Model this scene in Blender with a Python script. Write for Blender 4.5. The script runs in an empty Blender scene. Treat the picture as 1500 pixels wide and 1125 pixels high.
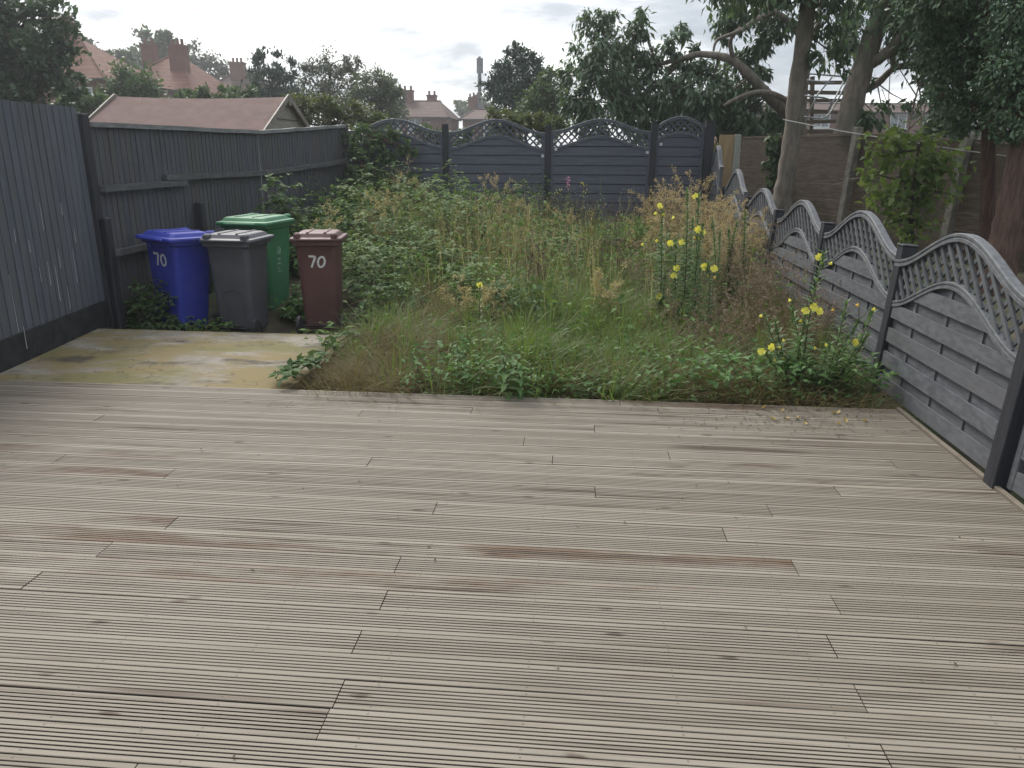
import bpy, math, random
import numpy as np
from mathutils import Vector, Matrix

# ------------------------------------------------------------------ camera, sky, sun
scene = bpy.context.scene
COL = scene.collection
FPX = 1115.0
YAW, PITCH, ROLL, EYE = math.radians(4.7), math.atan(338 / FPX), math.radians(0.45), 1.59
_F = np.array([-math.sin(YAW) * math.cos(PITCH), math.cos(YAW) * math.cos(PITCH), -math.sin(PITCH)])
_R0 = np.array([math.cos(YAW), math.sin(YAW), 0.0])
_U0 = np.cross(_R0, _F)
_R = _R0 * math.cos(ROLL) + _U0 * math.sin(ROLL)
_U = _U0 * math.cos(ROLL) - _R0 * math.sin(ROLL)
cam_d = bpy.data.cameras.new("camera")
cam = bpy.data.objects.new("camera", cam_d)
COL.objects.link(cam)
cam.matrix_world = Matrix(((_R[0], _U[0], -_F[0], 0), (_R[1], _U[1], -_F[1], 0), (_R[2], _U[2], -_F[2], EYE), (0, 0, 0, 1)))
cam_d.sensor_width = 36.0
cam_d.lens = 36.0 * FPX / 1500.0
cam_d.clip_start, cam_d.clip_end = 0.05, 3000.0
scene.camera = cam

SUN_ELEV, SUN_AZ = math.radians(42), math.radians(-32)      # azimuth measured from +Y towards +X
SUN_DIR = (math.sin(SUN_AZ) * math.cos(SUN_ELEV), math.cos(SUN_AZ) * math.cos(SUN_ELEV), math.sin(SUN_ELEV))
sun_d = bpy.data.lights.new("sun", 'SUN')
sun_d.energy, sun_d.angle, sun_d.color = 1.5, math.radians(20), (1.0, 0.95, 0.88)
sun = bpy.data.objects.new("sun", sun_d)
COL.objects.link(sun)
sun.rotation_euler = Vector(SUN_DIR).to_track_quat('Z', 'Y').to_euler()

world = bpy.data.worlds.new("World")
scene.world = world
world.use_nodes = True
wn, wl = world.node_tree.nodes, world.node_tree.links
wn.clear()
def wnode(t, **k):
    n = wn.new(t)
    for a, b in k.items():
        setattr(n, a, b)
    return n
w_out = wnode('ShaderNodeOutputWorld')
w_bg = wnode('ShaderNodeBackground')
w_bg.inputs['Strength'].default_value = 0.1
sky = wnode('ShaderNodeTexSky', sky_type='NISHITA', sun_disc=False, sun_elevation=SUN_ELEV, sun_rotation=SUN_AZ)
tc = wnode('ShaderNodeTexCoord')
sep = wnode('ShaderNodeSeparateXYZ')
wl.new(tc.outputs['Generated'], sep.inputs[0])
def wmath(op, a, b=None, c=None, clamp=False):
    n = wnode('ShaderNodeMath', operation=op, use_clamp=clamp)
    for i, v in enumerate((a, b, c)):
        if v is None: continue
        if isinstance(v, (int, float)): n.inputs[i].default_value = v
        else: wl.new(v, n.inputs[i])
    return n.outputs[0]
den = wmath('ADD', wmath('MAXIMUM', sep.outputs['Z'], 0.0), 0.16)
comb = wnode('ShaderNodeCombineXYZ')
wl.new(wmath('DIVIDE', sep.outputs['X'], den), comb.inputs[0])
wl.new(wmath('DIVIDE', sep.outputs['Y'], den), comb.inputs[1])
comb.inputs[2].default_value = 3.7
cn = wnode('ShaderNodeTexNoise')
cn.inputs['Scale'].default_value, cn.inputs['Detail'].default_value, cn.inputs['Roughness'].default_value = 1.25, 9.0, 0.58
cn.inputs['Distortion'].default_value = 0.35
wl.new(comb.outputs[0], cn.inputs['Vector'])
# the cloud is brighter towards the hidden sun
dotn = wnode('ShaderNodeVectorMath', operation='DOT_PRODUCT')
nrm = wnode('ShaderNodeVectorMath', operation='NORMALIZE')
wl.new(tc.outputs['Generated'], nrm.inputs[0])
wl.new(nrm.outputs[0], dotn.inputs[0])
dotn.inputs[1].default_value = SUN_DIR
glow = wmath('POWER', wmath('MAXIMUM', dotn.outputs['Value'], 0.0), 5.0)
cl = wmath('ADD', cn.outputs['Fac'], wmath('MULTIPLY', wmath('SUBTRACT', glow, 0.25), 0.42))
ramp = wnode('ShaderNodeValToRGB')
e = ramp.color_ramp.elements
e[0].position, e[0].color = 0.37, (2.6, 2.85, 3.15, 1)
e[1].position, e[1].color = 0.66, (8.2, 8.2, 8.15, 1)
m1 = ramp.color_ramp.elements.new(0.46); m1.color = (3.5, 3.7, 3.95, 1)
m2 = ramp.color_ramp.elements.new(0.55); m2.color = (5.7, 5.8, 5.85, 1)
wl.new(cl, ramp.inputs['Fac'])
wmix = wnode('ShaderNodeMix', data_type='RGBA')
wmix.inputs['Factor'].default_value = 0.93          # almost complete cloud cover over the clear sky
wl.new(sky.outputs['Color'], wmix.inputs['A'])
wl.new(ramp.outputs['Color'], wmix.inputs['B'])
zen = wnode('ShaderNodeMapRange', interpolation_type='SMOOTHSTEP')      # overcast sky: brighter overhead than at the horizon
zen.inputs['From Min'].default_value, zen.inputs['From Max'].default_value, zen.inputs['To Min'].default_value, zen.inputs['To Max'].default_value = .22, .85, 1.0, 1.75
wl.new(sep.outputs['Z'], zen.inputs['Value'])
wsc = wnode('ShaderNodeVectorMath', operation='SCALE')
wl.new(wmix.outputs['Result'], wsc.inputs[0]); wl.new(zen.outputs['Result'], wsc.inputs['Scale'])
wl.new(wsc.outputs[0], w_bg.inputs['Color'])
wl.new(w_bg.outputs[0], w_out.inputs['Surface'])

vs = scene.view_settings
vs.view_transform, vs.look, vs.gamma, vs.use_curve_mapping = 'Standard', 'None', 1.0, False
vs.exposure = 1.0
scene.cycles.max_bounces = 8
scene.cycles.transparent_max_bounces = 8
scene.cycles.volume_bounces = 0

# ------------------------------------------------------------------ pixel of the 1500x1125 photo -> point in the garden
CAM = np.array([0, 0, EYE])
def ray(px, py): return _F + _R * (px - 750.0) / FPX - _U * (py - 562.5) / FPX
def at(px, py, Y):
    d = ray(px, py); return CAM + d * (Y / d[1])
def onz(px, py, z):
    d = ray(px, py); return CAM + d * ((z - EYE) / d[2])

# ------------------------------------------------------------------ materials
def _n(nt, t, **k):
    n = nt.nodes.new(t)
    for a, b in k.items(): setattr(n, a, b)
    return n
def _mixc(nt, fac, a, b, blend='MIX'):
    n = _n(nt, 'ShaderNodeMix', data_type='RGBA', blend_type=blend)
    for s, v in (('Factor', fac), ('A', a), ('B', b)):
        if isinstance(v, (int, float)): n.inputs[s].default_value = v
        elif isinstance(v, tuple): n.inputs[s].default_value = (*v, 1) if len(v) == 3 else v
        else: nt.links.new(v, n.inputs[s])
    return n.outputs['Result']
def _ramp(nt, src, lo, hi):
    n = _n(nt, 'ShaderNodeMapRange', interpolation_type='SMOOTHSTEP')
    n.inputs['From Min'].default_value, n.inputs['From Max'].default_value = lo, hi
    nt.links.new(src, n.inputs['Value'])
    return n.outputs['Result']
def _noise(nt, vec, scale, detail=5.0, rough=0.6):
    n = _n(nt, 'ShaderNodeTexNoise')
    n.inputs['Scale'].default_value, n.inputs['Detail'].default_value, n.inputs['Roughness'].default_value = scale, detail, rough
    nt.links.new(vec, n.inputs['Vector'])
    return n.outputs['Fac']
def _coord(nt, scale=(1, 1, 1)):
    t = _n(nt, 'ShaderNodeTexCoord'); m = _n(nt, 'ShaderNodeMapping')
    m.inputs['Scale'].default_value = scale
    nt.links.new(t.outputs['Object'], m.inputs['Vector'])
    return m.outputs['Vector']
def base_mat(name, rough=0.7, spec=0.3, metal=0.0):
    m = bpy.data.materials.new(name); m.use_nodes = True
    nt = m.node_tree; b = nt.nodes['Principled BSDF']
    b.inputs['Roughness'].default_value, b.inputs['Metallic'].default_value = rough, metal
    b.inputs['Specular IOR Level'].default_value = spec
    return m, nt, b
def _bump(nt, b, h, strength, dist=0.01):
    n = _n(nt, 'ShaderNodeBump')
    n.inputs['Strength'].default_value, n.inputs['Distance'].default_value = strength, dist
    nt.links.new(h, n.inputs['Height']); nt.links.new(n.outputs['Normal'], b.inputs['Normal'])

def solid(name, c1, c2=None, scale=(1, 1, 1), ns=8.0, rough=0.6, spec=0.35, metal=0.0, bump=0.0, isl=0.0, c3=None, lo=0.35, hi=0.65, stain=None, stain_s=1.5, stain_lo=.55, stain_hi=.7):
    """painted / mineral / plastic surface: two tones mixed by noise, third tone per loose piece, optional stain"""
    m, nt, b = base_mat(name, rough, spec, metal)
    v = _coord(nt, scale)
    f = _noise(nt, v, ns)
    col = _mixc(nt, _ramp(nt, f, lo, hi), c1, c2 or c1)
    if isl:
        g = _n(nt, 'ShaderNodeNewGeometry')
        mm = _n(nt, 'ShaderNodeMath', operation='MULTIPLY'); mm.inputs[1].default_value = isl
        nt.links.new(g.outputs['Random Per Island'], mm.inputs[0])
        col = _mixc(nt, mm.outputs[0], col, c3 or c2 or c1)
    if stain:
        f2 = _noise(nt, _coord(nt), stain_s, 6.0)
        col = _mixc(nt, _ramp(nt, f2, stain_lo, stain_hi), col, stain)
    nt.links.new(col, b.inputs['Base Color'])
    if bump: _bump(nt, b, f, bump)
    return m

def leaf(name, c1, c2, c3=None, trans=0.35, rough=0.5, spec=0.35, ns=1.2):
    """foliage: tone changes from leaf to leaf and from clump to clump; light also comes through"""
    m, nt, b = base_mat(name, rough, spec)
    g = _n(nt, 'ShaderNodeNewGeometry')
    col = _mixc(nt, g.outputs['Random Per Island'], c1, c2)
    f = _noise(nt, _coord(nt), ns, 3.0)
    if c3: col = _mixc(nt, _ramp(nt, f, 0.48, 0.72), col, c3)
    nt.links.new(col, b.inputs['Base Color'])
    tr = _n(nt, 'ShaderNodeBsdfTranslucent')
    bright = _mixc(nt, 1.0, col, (1.25, 1.3, 0.75), 'MULTIPLY')
    nt.links.new(bright, tr.inputs['Color'])
    mx = _n(nt, 'ShaderNodeMixShader'); mx.inputs[0].default_value = trans
    nt.links.new(b.outputs[0], mx.inputs[1]); nt.links.new(tr.outputs[0], mx.inputs[2])
    nt.links.new(mx.outputs[0], nt.nodes['Material Output'].inputs['Surface'])
    return m

# ------------------------------------------------------------------ mesh collectors
class MB:
    """python-list collector for built things"""
    def __init__(s): s.v, s.f = [], []
    def add(s, vs_, fs_):
        o = len(s.v); s.v.extend([tuple(p) for p in vs_]); s.f.extend([tuple(i + o for i in q) for q in fs_])
    def box(s, x0, x1, y0, y1, z0, z1, M=None, bev=0.0):
        if bev:
            b = bev
            pts = []
            for z, i in ((z0, b), (z0 + b, 0), (z1 - b, 0), (z1, b)):
                pts += [(x0 + i, y0 + b, z), (x0 + b, y0 + i, z), (x1 - b, y0 + i, z), (x1 - i, y0 + b, z),
                        (x1 - i, y1 - b, z), (x1 - b, y1 - i, z), (x0 + b, y1 - i, z), (x0 + i, y1 - b, z)]
            fs_ = [tuple(range(7, -1, -1)), tuple(range(24, 32))]
            for r in range(3):
                for k in range(8):
                    a, c = r * 8 + k, r * 8 + (k + 1) % 8
                    fs_.append((a, c, c + 8, a + 8))
        else:
            pts = [(x0, y0, z0), (x1, y0, z0), (x1, y1, z0), (x0, y1, z0), (x0, y0, z1), (x1, y0, z1), (x1, y1, z1), (x0, y1, z1)]
            fs_ = [(3, 2, 1, 0), (4, 5, 6, 7), (0, 1, 5, 4), (1, 2, 6, 5), (2, 3, 7, 6), (3, 0, 4, 7)]
        if M is not None: pts = [tuple(M @ Vector(p)) for p in pts]
        s.add(pts, fs_)
    def beam(s, a, b, w, h, up=(0, 0, 1)):
        a, b = Vector(a), Vector(b); d = (b - a).normalized()
        sd = d.cross(Vector(up)); sd = sd.normalized() if sd.length > 1e-6 else Vector((1, 0, 0))
        u = sd.cross(d)
        pts = [p + sd * sx * w / 2 + u * sz * h / 2 for p in (a, b) for sx, sz in ((-1, -1), (1, -1), (1, 1), (-1, 1))]
        s.add(pts, [(0, 1, 2, 3), (7, 6, 5, 4), (0, 4, 5, 1), (1, 5, 6, 2), (2, 6, 7, 3), (3, 7, 4, 0)])
    def tube(s, pts, rad, sides=6, cap=True):
        pts = [Vector(p) for p in pts]; n = len(pts)
        if isinstance(rad, (int, float)): rad = [rad] * n
        o = len(s.v); prev = None
        for i, p in enumerate(pts):
            d = (pts[min(i + 1, n - 1)] - pts[max(i - 1, 0)])
            d = d.normalized() if d.length > 1e-9 else Vector((0, 0, 1))
            if prev is None: prev = d.orthogonal().normalized()
            u = (prev - d * prev.dot(d)); u = u.normalized() if u.length > 1e-6 else d.orthogonal().normalized()
            prev = u; w = d.cross(u)
            for k in range(sides):
                t = 2 * math.pi * k / sides
                s.v.append(tuple(p + (u * math.cos(t) + w * math.sin(t)) * rad[i]))
        for i in range(n - 1):
            for k in range(sides):
                a, b = o + i * sides + k, o + i * sides + (k + 1) % sides
                s.f.append((a, b, b + sides, a + sides))
        if cap:
            s.f.append(tuple(o + k for k in range(sides - 1, -1, -1)))
            s.f.append(tuple(o + (n - 1) * sides + k for k in range(sides)))
    def loft(s, rings, cap=True):
        n = len(rings[0]); o = len(s.v)
        for r in rings: s.v.extend([tuple(p) for p in r])
        for i in range(len(rings) - 1):
            for k in range(n):
                a, b = o + i * n + k, o + i * n + (k + 1) % n
                s.f.append((a, b, b + n, a + n))
        if cap:
            s.f.append(tuple(o + k for k in range(n - 1, -1, -1)))
            s.f.append(tuple(o + (len(rings) - 1) * n + k for k in range(n)))
    def build(s, name, mat, parent=None, off=(0, 0, 0), smooth=False):
        me = bpy.data.meshes.new(name)
        o3 = Vector(off)
        me.from_pydata([tuple(Vector(p) - o3) for p in s.v], [], s.f)
        me.materials.append(mat)
        if smooth: me.polygons.foreach_set('use_smooth', [True] * len(me.polygons))
        me.update()
        ob = bpy.data.objects.new(name, me); COL.objects.link(ob)
        if parent is not None: ob.parent = parent
        elif tuple(off) != (0, 0, 0): ob.location = off
        return ob

class NB:
    """numpy collector for foliage: batches of equal pieces"""
    def __init__(s): s.v, s.q, s.t, s.n = [], [], [], 0
    def batch(s, V, quads=(), tris=()):
        n, k, _ = V.shape
        if n == 0: return
        base = (s.n + np.arange(n) * k)[:, None, None]
        s.v.append(V.reshape(-1, 3))
        if len(quads): s.q.append((base + np.array(quads)[None]).reshape(-1, 4))
        if len(tris): s.t.append((base + np.array(tris)[None]).reshape(-1, 3))
        s.n += n * k
    def build(s, name, mat, parent=None, off=(0, 0, 0), smooth=False):
        V = np.concatenate(s.v) - np.array(off)
        q = np.concatenate(s.q) if s.q else np.zeros((0, 4), int)
        t = np.concatenate(s.t) if s.t else np.zeros((0, 3), int)
        me = bpy.data.meshes.new(name)
        me.vertices.add(len(V)); me.vertices.foreach_set('co', V.astype(np.float32).ravel())
        loops = np.concatenate([q.ravel(), t.ravel()]).astype(np.int32)
        me.loops.add(len(loops)); me.loops.foreach_set('vertex_index', loops)
        starts = np.concatenate([np.arange(len(q)) * 4, len(q) * 4 + np.arange(len(t)) * 3]).astype(np.int32)
        me.polygons.add(len(starts)); me.polygons.foreach_set('loop_start', starts)
        if smooth: me.polygons.foreach_set('use_smooth', np.ones(len(starts), bool))
        me.materials.append(mat)
        me.update(calc_edges=True); me.validate()
        ob = bpy.data.objects.new(name, me); COL.objects.link(ob)
        if parent is not None: ob.parent = parent
        elif tuple(off) != (0, 0, 0): ob.location = off
        return ob

def unit(a): return a / np.maximum(np.linalg.norm(a, axis=-1, keepdims=True), 1e-9)
def rv(rng, n): return unit(rng.normal(size=(n, 3)))
def leaves(nb, P, D, N, L, W, fold=0.15, droop=0.15):
    """pointed leaves: base P, direction D, upper side N"""
    n = len(P)
    if n == 0: return
    L = np.broadcast_to(np.asarray(L, float), (n,))[:, None]; W = np.broadcast_to(np.asarray(W, float), (n,))[:, None]
    D = unit(D); S = unit(np.cross(D, N)); N = np.cross(S, D)
    mid = P + D * L * .5 - N * fold * W * .6
    V = np.stack([P, P + D * L * .42 + S * W * .5 + N * fold * W, mid, P + D * L * .42 - S * W * .5 + N * fold * W, P + D * L - N * droop * L], 1)
    nb.batch(V, tris=((0, 1, 2), (0, 2, 3), (2, 1, 4), (3, 2, 4)))
def rhombs(nb, P, D, N, L, W):
    n = len(P)
    if n == 0: return
    L = np.broadcast_to(np.asarray(L, float), (n,))[:, None]; W = np.broadcast_to(np.asarray(W, float), (n,))[:, None]
    D = unit(D); S = unit(np.cross(D, N))
    nb.batch(np.stack([P, P + D * L * .45 + S * W * .5, P + D * L, P + D * L * .45 - S * W * .5], 1), quads=((0, 1, 2, 3),))
def blades(nb, P, H, bend, dirs, W, face=None, lev=(0, .4, .75, 1)):
    """grass blades: height H, sideways bend, at points P"""
    n = len(P)
    if n == 0: return
    H = np.broadcast_to(np.asarray(H, float), (n,))[:, None]; B = np.broadcast_to(np.asarray(bend, float), (n,))[:, None]
    W = np.broadcast_to(np.asarray(W, float), (n,))[:, None]
    up = np.array([0, 0, 1.0])
    S = face if face is not None else unit(np.cross(dirs, up[None]) + dirs * .3)
    pts = []
    for i, t in enumerate(lev):
        c = P + up * H * (t - .35 * t * t * np.minimum(B / np.maximum(H, .01), 1.2)) + dirs * B * t * t
        if i == len(lev) - 1: pts.append(c)
        else:
            w = W * (1 - .75 * t) * .5
            pts += [c - S * w, c + S * w]
    V = np.stack(pts, 1)
    nb.batch(V, quads=((0, 1, 3, 2), (2, 3, 5, 4)), tris=((4, 5, 6),))
def straws(nb, A, B, W):
    """thin three-sided stems from A to B"""
    n = len(A)
    if n == 0: return
    W = np.broadcast_to(np.asarray(W, float), (n,))[:, None]
    d = unit(B - A); u = unit(np.cross(d, np.array([.31, .52, .8])[None])); w = np.cross(d, u)
    ring = [u, -.5 * u + .87 * w, -.5 * u - .87 * w]
    V = np.stack([A + r * W * .5 for r in ring] + [B + r * W * .3 for r in ring], 1)
    nb.batch(V, quads=((0, 1, 4, 3), (1, 2, 5, 4), (2, 0, 3, 5)))

# ------------------------------------------------------------------ object bookkeeping
def tag(o, label, cat, group=None):
    o['label'], o['category'] = label, cat
    if group: o['group'] = group
    return o
def thing(name, label, cat, loc=(0, 0, 0), rz=0.0, group=None):
    o = bpy.data.objects.new(name, None); COL.objects.link(o)
    o.location = tuple(loc); o.rotation_euler = (0, 0, rz); o.empty_display_size = .1
    return tag(o, label, cat, group)
def struct(o): o['kind'] = 'structure'; return o
def stuff(o, label, cat): o['kind'] = 'stuff'; return tag(o, label, cat)
def dup(root, loc, rz, label, group=None):
    r = root.copy(); COL.objects.link(r); r.location = tuple(loc); r.rotation_euler = (0, 0, rz)
    r['label'] = label
    if group: r['group'] = group
    for ch in root.children:
        c = ch.copy(); COL.objects.link(c); c.parent = r
        for g in ch.children:
            d = g.copy(); COL.objects.link(d); d.parent = c
    return r
# ------------------------------------------------------------------ shared materials
M_soil = solid('soil', (.045, .036, .024), (.085, .075, .045), ns=3.0, rough=.95, bump=.6, stain=(.05, .065, .028), stain_s=.6, stain_lo=.45, stain_hi=.6)
M_fence_glare = solid('glare_lightened_boards', (.078, .088, .109), (.118, .127, .148), scale=(6, 6, .7), ns=3, rough=.75, isl=.8, c3=(.098, .099, .106), bump=.25, stain=(.07, .064, .058), stain_s=1.1, stain_lo=.55, stain_hi=.8)  # bluish lift in the base tone paints a lens glare veil onto the boards
M_fence_dark = solid('dark_stained_boards', (.068, .073, .088), (.102, .107, .121), scale=(7, 7, .8), ns=3, rough=.75, isl=.7, c3=(.088, .081, .076), bump=.25, stain=(.085, .082, .075), stain_s=1.6, stain_lo=.63, stain_hi=.8)  # dark stain, its tone also raised to carry the glare veil
M_gravel = solid('black_painted_concrete', (.016, .017, .019), (.03, .031, .034), ns=9, rough=.8, bump=.2)
M_post = solid('charcoal_paint', (.020, .021, .026), (.034, .035, .041), scale=(5, 5, .6), ns=5, rough=.6, bump=.25, stain=(.06, .058, .055), stain_s=3.5, stain_lo=.66, stain_hi=.78)
M_grey = solid('worn_grey_paint', (.076, .080, .089), (.122, .128, .138), scale=(2, 6, 6), ns=5, rough=.65, bump=.3, isl=.6, c3=(.10, .10, .104), stain=(.19, .185, .175), stain_s=5.0, stain_lo=.66, stain_hi=.82)
M_arch = solid('pale_grey_worn_rail', (.085, .09, .097), (.13, .135, .142), scale=(3, 3, 3), ns=7, rough=.65, bump=.3, stain=(.22, .21, .195), stain_s=4.5, stain_lo=.6, stain_hi=.75)
M_lath = solid('grey_lath', (.05, .053, .058), (.085, .088, .094), ns=9, rough=.7, isl=.6, c3=(.12, .125, .13))
M_navy = solid('slate_blue_paint', (.070, .076, .100), (.096, .104, .130), scale=(.8, 6, 6), ns=4, rough=.6, isl=.5, c3=(.076, .08, .098), bump=.2)
M_navy_rail = solid('slate_blue_rail', (.085, .095, .113), (.115, .127, .147), ns=6, rough=.6, bump=.2)
M_cap = solid('grey_weathered_cap', (.16, .165, .165), (.24, .24, .235), scale=(4, 1, 4), ns=5, rough=.8, bump=.3)
M_rail = solid('grey_weathered_rail', (.075, .077, .08), (.115, .115, .112), scale=(4, 1, 4), ns=5, rough=.8, bump=.3)
M_oldwood = solid('brown_weathered_boards', (.105, .077, .055), (.185, .143, .104), scale=(1.2, 1.2, 9), ns=4, rough=.85, isl=.7, c3=(.105, .086, .068), bump=.4, stain=(.05, .045, .032), stain_s=1.0, stain_lo=.5, stain_hi=.7)
M_concpost = solid('grey_concrete_post', (.13, .12, .10), (.21, .195, .165), ns=9, rough=.9, bump=.3, stain=(.08, .08, .06), stain_s=3.0)
M_newwood = solid('fresh_timber', (.34, .23, .115), (.43, .31, .17), scale=(3, 3, .5), ns=5, rough=.7)
M_zinc = solid('zinc_plate', (.5, .5, .5), (.65, .65, .65), rough=.4, metal=.3)

# ------------------------------------------------------------------ ground
def sstep(a, b, x):
    t = np.clip((np.asarray(x, float) - a) / (b - a), 0, 1); return t * t * (3 - 2 * t)
def gz(x, y):
    x = np.asarray(x, float); y = np.asarray(y, float)
    g = -.15 + np.clip(y - 5.2, 0, 8.3) * .057
    g = g - .10 * sstep(-1.6, -2.3, x) * sstep(8.6, 6.6, y) - .02
    g = g - .12 * sstep(-1.6, -2.3, x) * sstep(9.5, 7.3, y)
    right = .06 + .03 * np.clip(y - 4, -6, 9)
    g = np.where(y < 4.9, -.2, g)
    m = sstep(2.2, 2.6, x)
    g = g * (1 - m) + right * m
    far = sstep(13.6, 15, y)
    g = g * (1 - far) + .32 * far
    lm = sstep(-4.6, -5.2, x)
    g = g * (1 - lm) + .1 * lm * (1 - far) + .32 * far * lm
    return g + .025 * np.sin(x * 2.3 + y) * np.sin(y * 1.9 - x) * (y > 5)
gx = np.concatenate([[-300, -160, -80, -30, -12, -8], np.linspace(-6, 9, 101), [12, 18, 35, 90, 160, 300]])
gy = np.concatenate([[-80, -40, -12, -4], np.linspace(-1, 17, 121), [22, 32, 60, 120, 220, 320]])
GX, GY = np.meshgrid(gx, gy)
gb = MB()
V = np.stack([GX, GY, gz(GX, GY)], -1).reshape(-1, 3)
nx_ = len(gx)
gb.add(V, [(j * nx_ + i, j * nx_ + i + 1, (j + 1) * nx_ + i + 1, (j + 1) * nx_ + i) for j in range(len(gy) - 1) for i in range(nx_ - 1)])
struct(gb.build('ground', M_soil, smooth=True))

# ------------------------------------------------------------------ grooved timber deck
PITCH_B, EDGE_Y = .1286, 4.93
def deck_material():
    m, nt, b = base_mat('weathered_decking', .72, .3)
    geo = _n(nt, 'ShaderNodeNewGeometry')
    isl = geo.outputs['Random Per Island']
    # every board has its own piece of grain
    t = _n(nt, 'ShaderNodeTexCoord'); off = _n(nt, 'ShaderNodeVectorMath', operation='ADD')
    cm = _n(nt, 'ShaderNodeCombineXYZ')
    mu = _n(nt, 'ShaderNodeMath', operation='MULTIPLY'); mu.inputs[1].default_value = 57.0
    nt.links.new(isl, mu.inputs[0]); nt.links.new(mu.outputs[0], cm.inputs[0]); nt.links.new(mu.outputs[0], cm.inputs[2])
    nt.links.new(t.outputs['Object'], off.inputs[0]); nt.links.new(cm.outputs[0], off.inputs[1])
    def vec(s):
        mp = _n(nt, 'ShaderNodeMapping'); mp.inputs['Scale'].default_value = s
        nt.links.new(off.outputs[0], mp.inputs['Vector']); return mp.outputs['Vector']
    grain = _noise(nt, vec((1.6, 60, 1)), 1.0, 6.0, .65)
    patch = _noise(nt, vec((.9, 5, 1)), 1.0, 4.0)
    wide = _noise(nt, _coord(nt, (.5, 1.1, 1)), 1.0, 4.0)
    col = _mixc(nt, isl, (.182, .158, .124), (.248, .218, .176))
    col = _mixc(nt, _ramp(nt, grain, .47, .70), col, (.16, .134, .106))
    col = _mixc(nt, _ramp(nt, patch, .60, .76), col, (.10, .070, .046))
    col = _mixc(nt, _ramp(nt, wide, .55, .8), col, (.18, .172, .14))
    # a few boards are redder
    red = _n(nt, 'ShaderNodeMath', operation='GREATER_THAN'); red.inputs[1].default_value = .88
    nt.links.new(isl, red.inputs[0])
    rf = _n(nt, 'ShaderNodeMath', operation='MULTIPLY'); nt.links.new(red.outputs[0], rf.inputs[0]); nt.links.new(_ramp(nt, patch, .42, .62), rf.inputs[1])
    col = _mixc(nt, rf.outputs[0], col, (.12, .080, .052))
    streak = _noise(nt, vec((.7, 26, 1)), 1.0, 5.0, .6)
    area = _noise(nt, _coord(nt, (.55, 1.4, 1)), 1.0, 3.0)
    sm = _n(nt, 'ShaderNodeMath', operation='MULTIPLY'); nt.links.new(_ramp(nt, streak, .5, .66), sm.inputs[0]); nt.links.new(_ramp(nt, area, .42, .60), sm.inputs[1])
    col = _mixc(nt, sm.outputs[0], col, (.085, .062, .045))
    # knots
    vo = _n(nt, 'ShaderNodeTexVoronoi'); vo.inputs['Scale'].default_value = 1.0; vo.inputs['Randomness'].default_value = 1.0
    nt.links.new(vec((2.6, 7.5, 1)), vo.inputs['Vector'])
    kd = _noise(nt, vec((12, 40, 1)), 1.0, 3.0)
    ks = _n(nt, 'ShaderNodeMath', operation='MULTIPLY_ADD'); ks.inputs[1].default_value = .16
    nt.links.new(kd, ks.inputs[0]); nt.links.new(vo.outputs['Distance'], ks.inputs[2])
    kn = _n(nt, 'ShaderNodeMapRange'); kn.inputs['From Min'].default_value, kn.inputs['From Max'].default_value = .19, .12
    nt.links.new(ks.outputs[0], kn.inputs['Value'])
    kf = _n(nt, 'ShaderNodeMath', operation='MULTIPLY'); kf.inputs[1].default_value = .85
    nt.links.new(kn.outputs['Result'], kf.inputs[0])
    col = _mixc(nt, kf.outputs[0], col, (.07, .048, .034))
    # grooves turn darker with depth, varied by the patch noise
    sp = _n(nt, 'ShaderNodeSeparateXYZ'); nt.links.new(t.outputs['Object'], sp.inputs[0])
    gr = _n(nt, 'ShaderNodeMapRange'); gr.inputs['From Min'].default_value, gr.inputs['From Max'].default_value = -.0025, -.0045
    nt.links.new(sp.outputs['Z'], gr.inputs['Value'])
    gd = _mixc(nt, _ramp(nt, patch, .35, .7), (.034, .025, .019), (.018, .013, .010))
    col = _mixc(nt, gr.outputs['Result'], col, gd)
    # rusty screw heads in rows over the joists
    def mth(op, a, b_=None):
        n = _n(nt, 'ShaderNodeMath', operation=op)
        for i, v in enumerate((a, b_)):
            if v is None: continue
            if isinstance(v, (int, float)): n.inputs[i].default_value = v
            else: nt.links.new(v, n.inputs[i])
        return n.outputs[0]
    u = mth('MULTIPLY', mth('SUBTRACT', mth('FRACT', mth('DIVIDE', mth('ADD', sp.outputs['X'], 10.0), .46)), .5), .46)
    v = mth('MULTIPLY', mth('FRACT', mth('DIVIDE', mth('SUBTRACT', EDGE_Y, sp.outputs['Y']), PITCH_B)), PITCH_B)
    v2 = mth('SUBTRACT', mth('ABSOLUTE', mth('SUBTRACT', v, .062)), .0495)
    dd = mth('SQRT', mth('ADD', mth('MULTIPLY', u, u), mth('MULTIPLY', v2, v2)))
    sf = _n(nt, 'ShaderNodeMapRange'); sf.inputs['From Min'].default_value, sf.inputs['From Max'].default_value = .0048, .0036
    nt.links.new(dd, sf.inputs['Value'])
    col = _mixc(nt, mth('MULTIPLY', sf.outputs['Result'], .4), col, (.035, .026, .02))
    nt.links.new(col, b.inputs['Base Color'])
    _bump(nt, b, grain, .25, .004)
    return m
M_deck = deck_material()
rng = np.random.default_rng(5)
def left_x(y): return -4.30 + .122 * (5.2 - max(y, 3.2)) + .03
prof = [(0, -.03), (0, -.0015), (.0015, 0), (.0205, 0)]
for k in range(6):
    c = .0228 + k * .0158
    prof += [(c - .0030, 0), (c - .0023, -.0058), (c + .0023, -.0058), (c + .0030, 0)]
prof += [(.1225, 0), (.124, -.0015), (.124, -.03)]
prof = [p for i, p in enumerate(prof) if i == 0 or p != prof[i - 1]]
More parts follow.
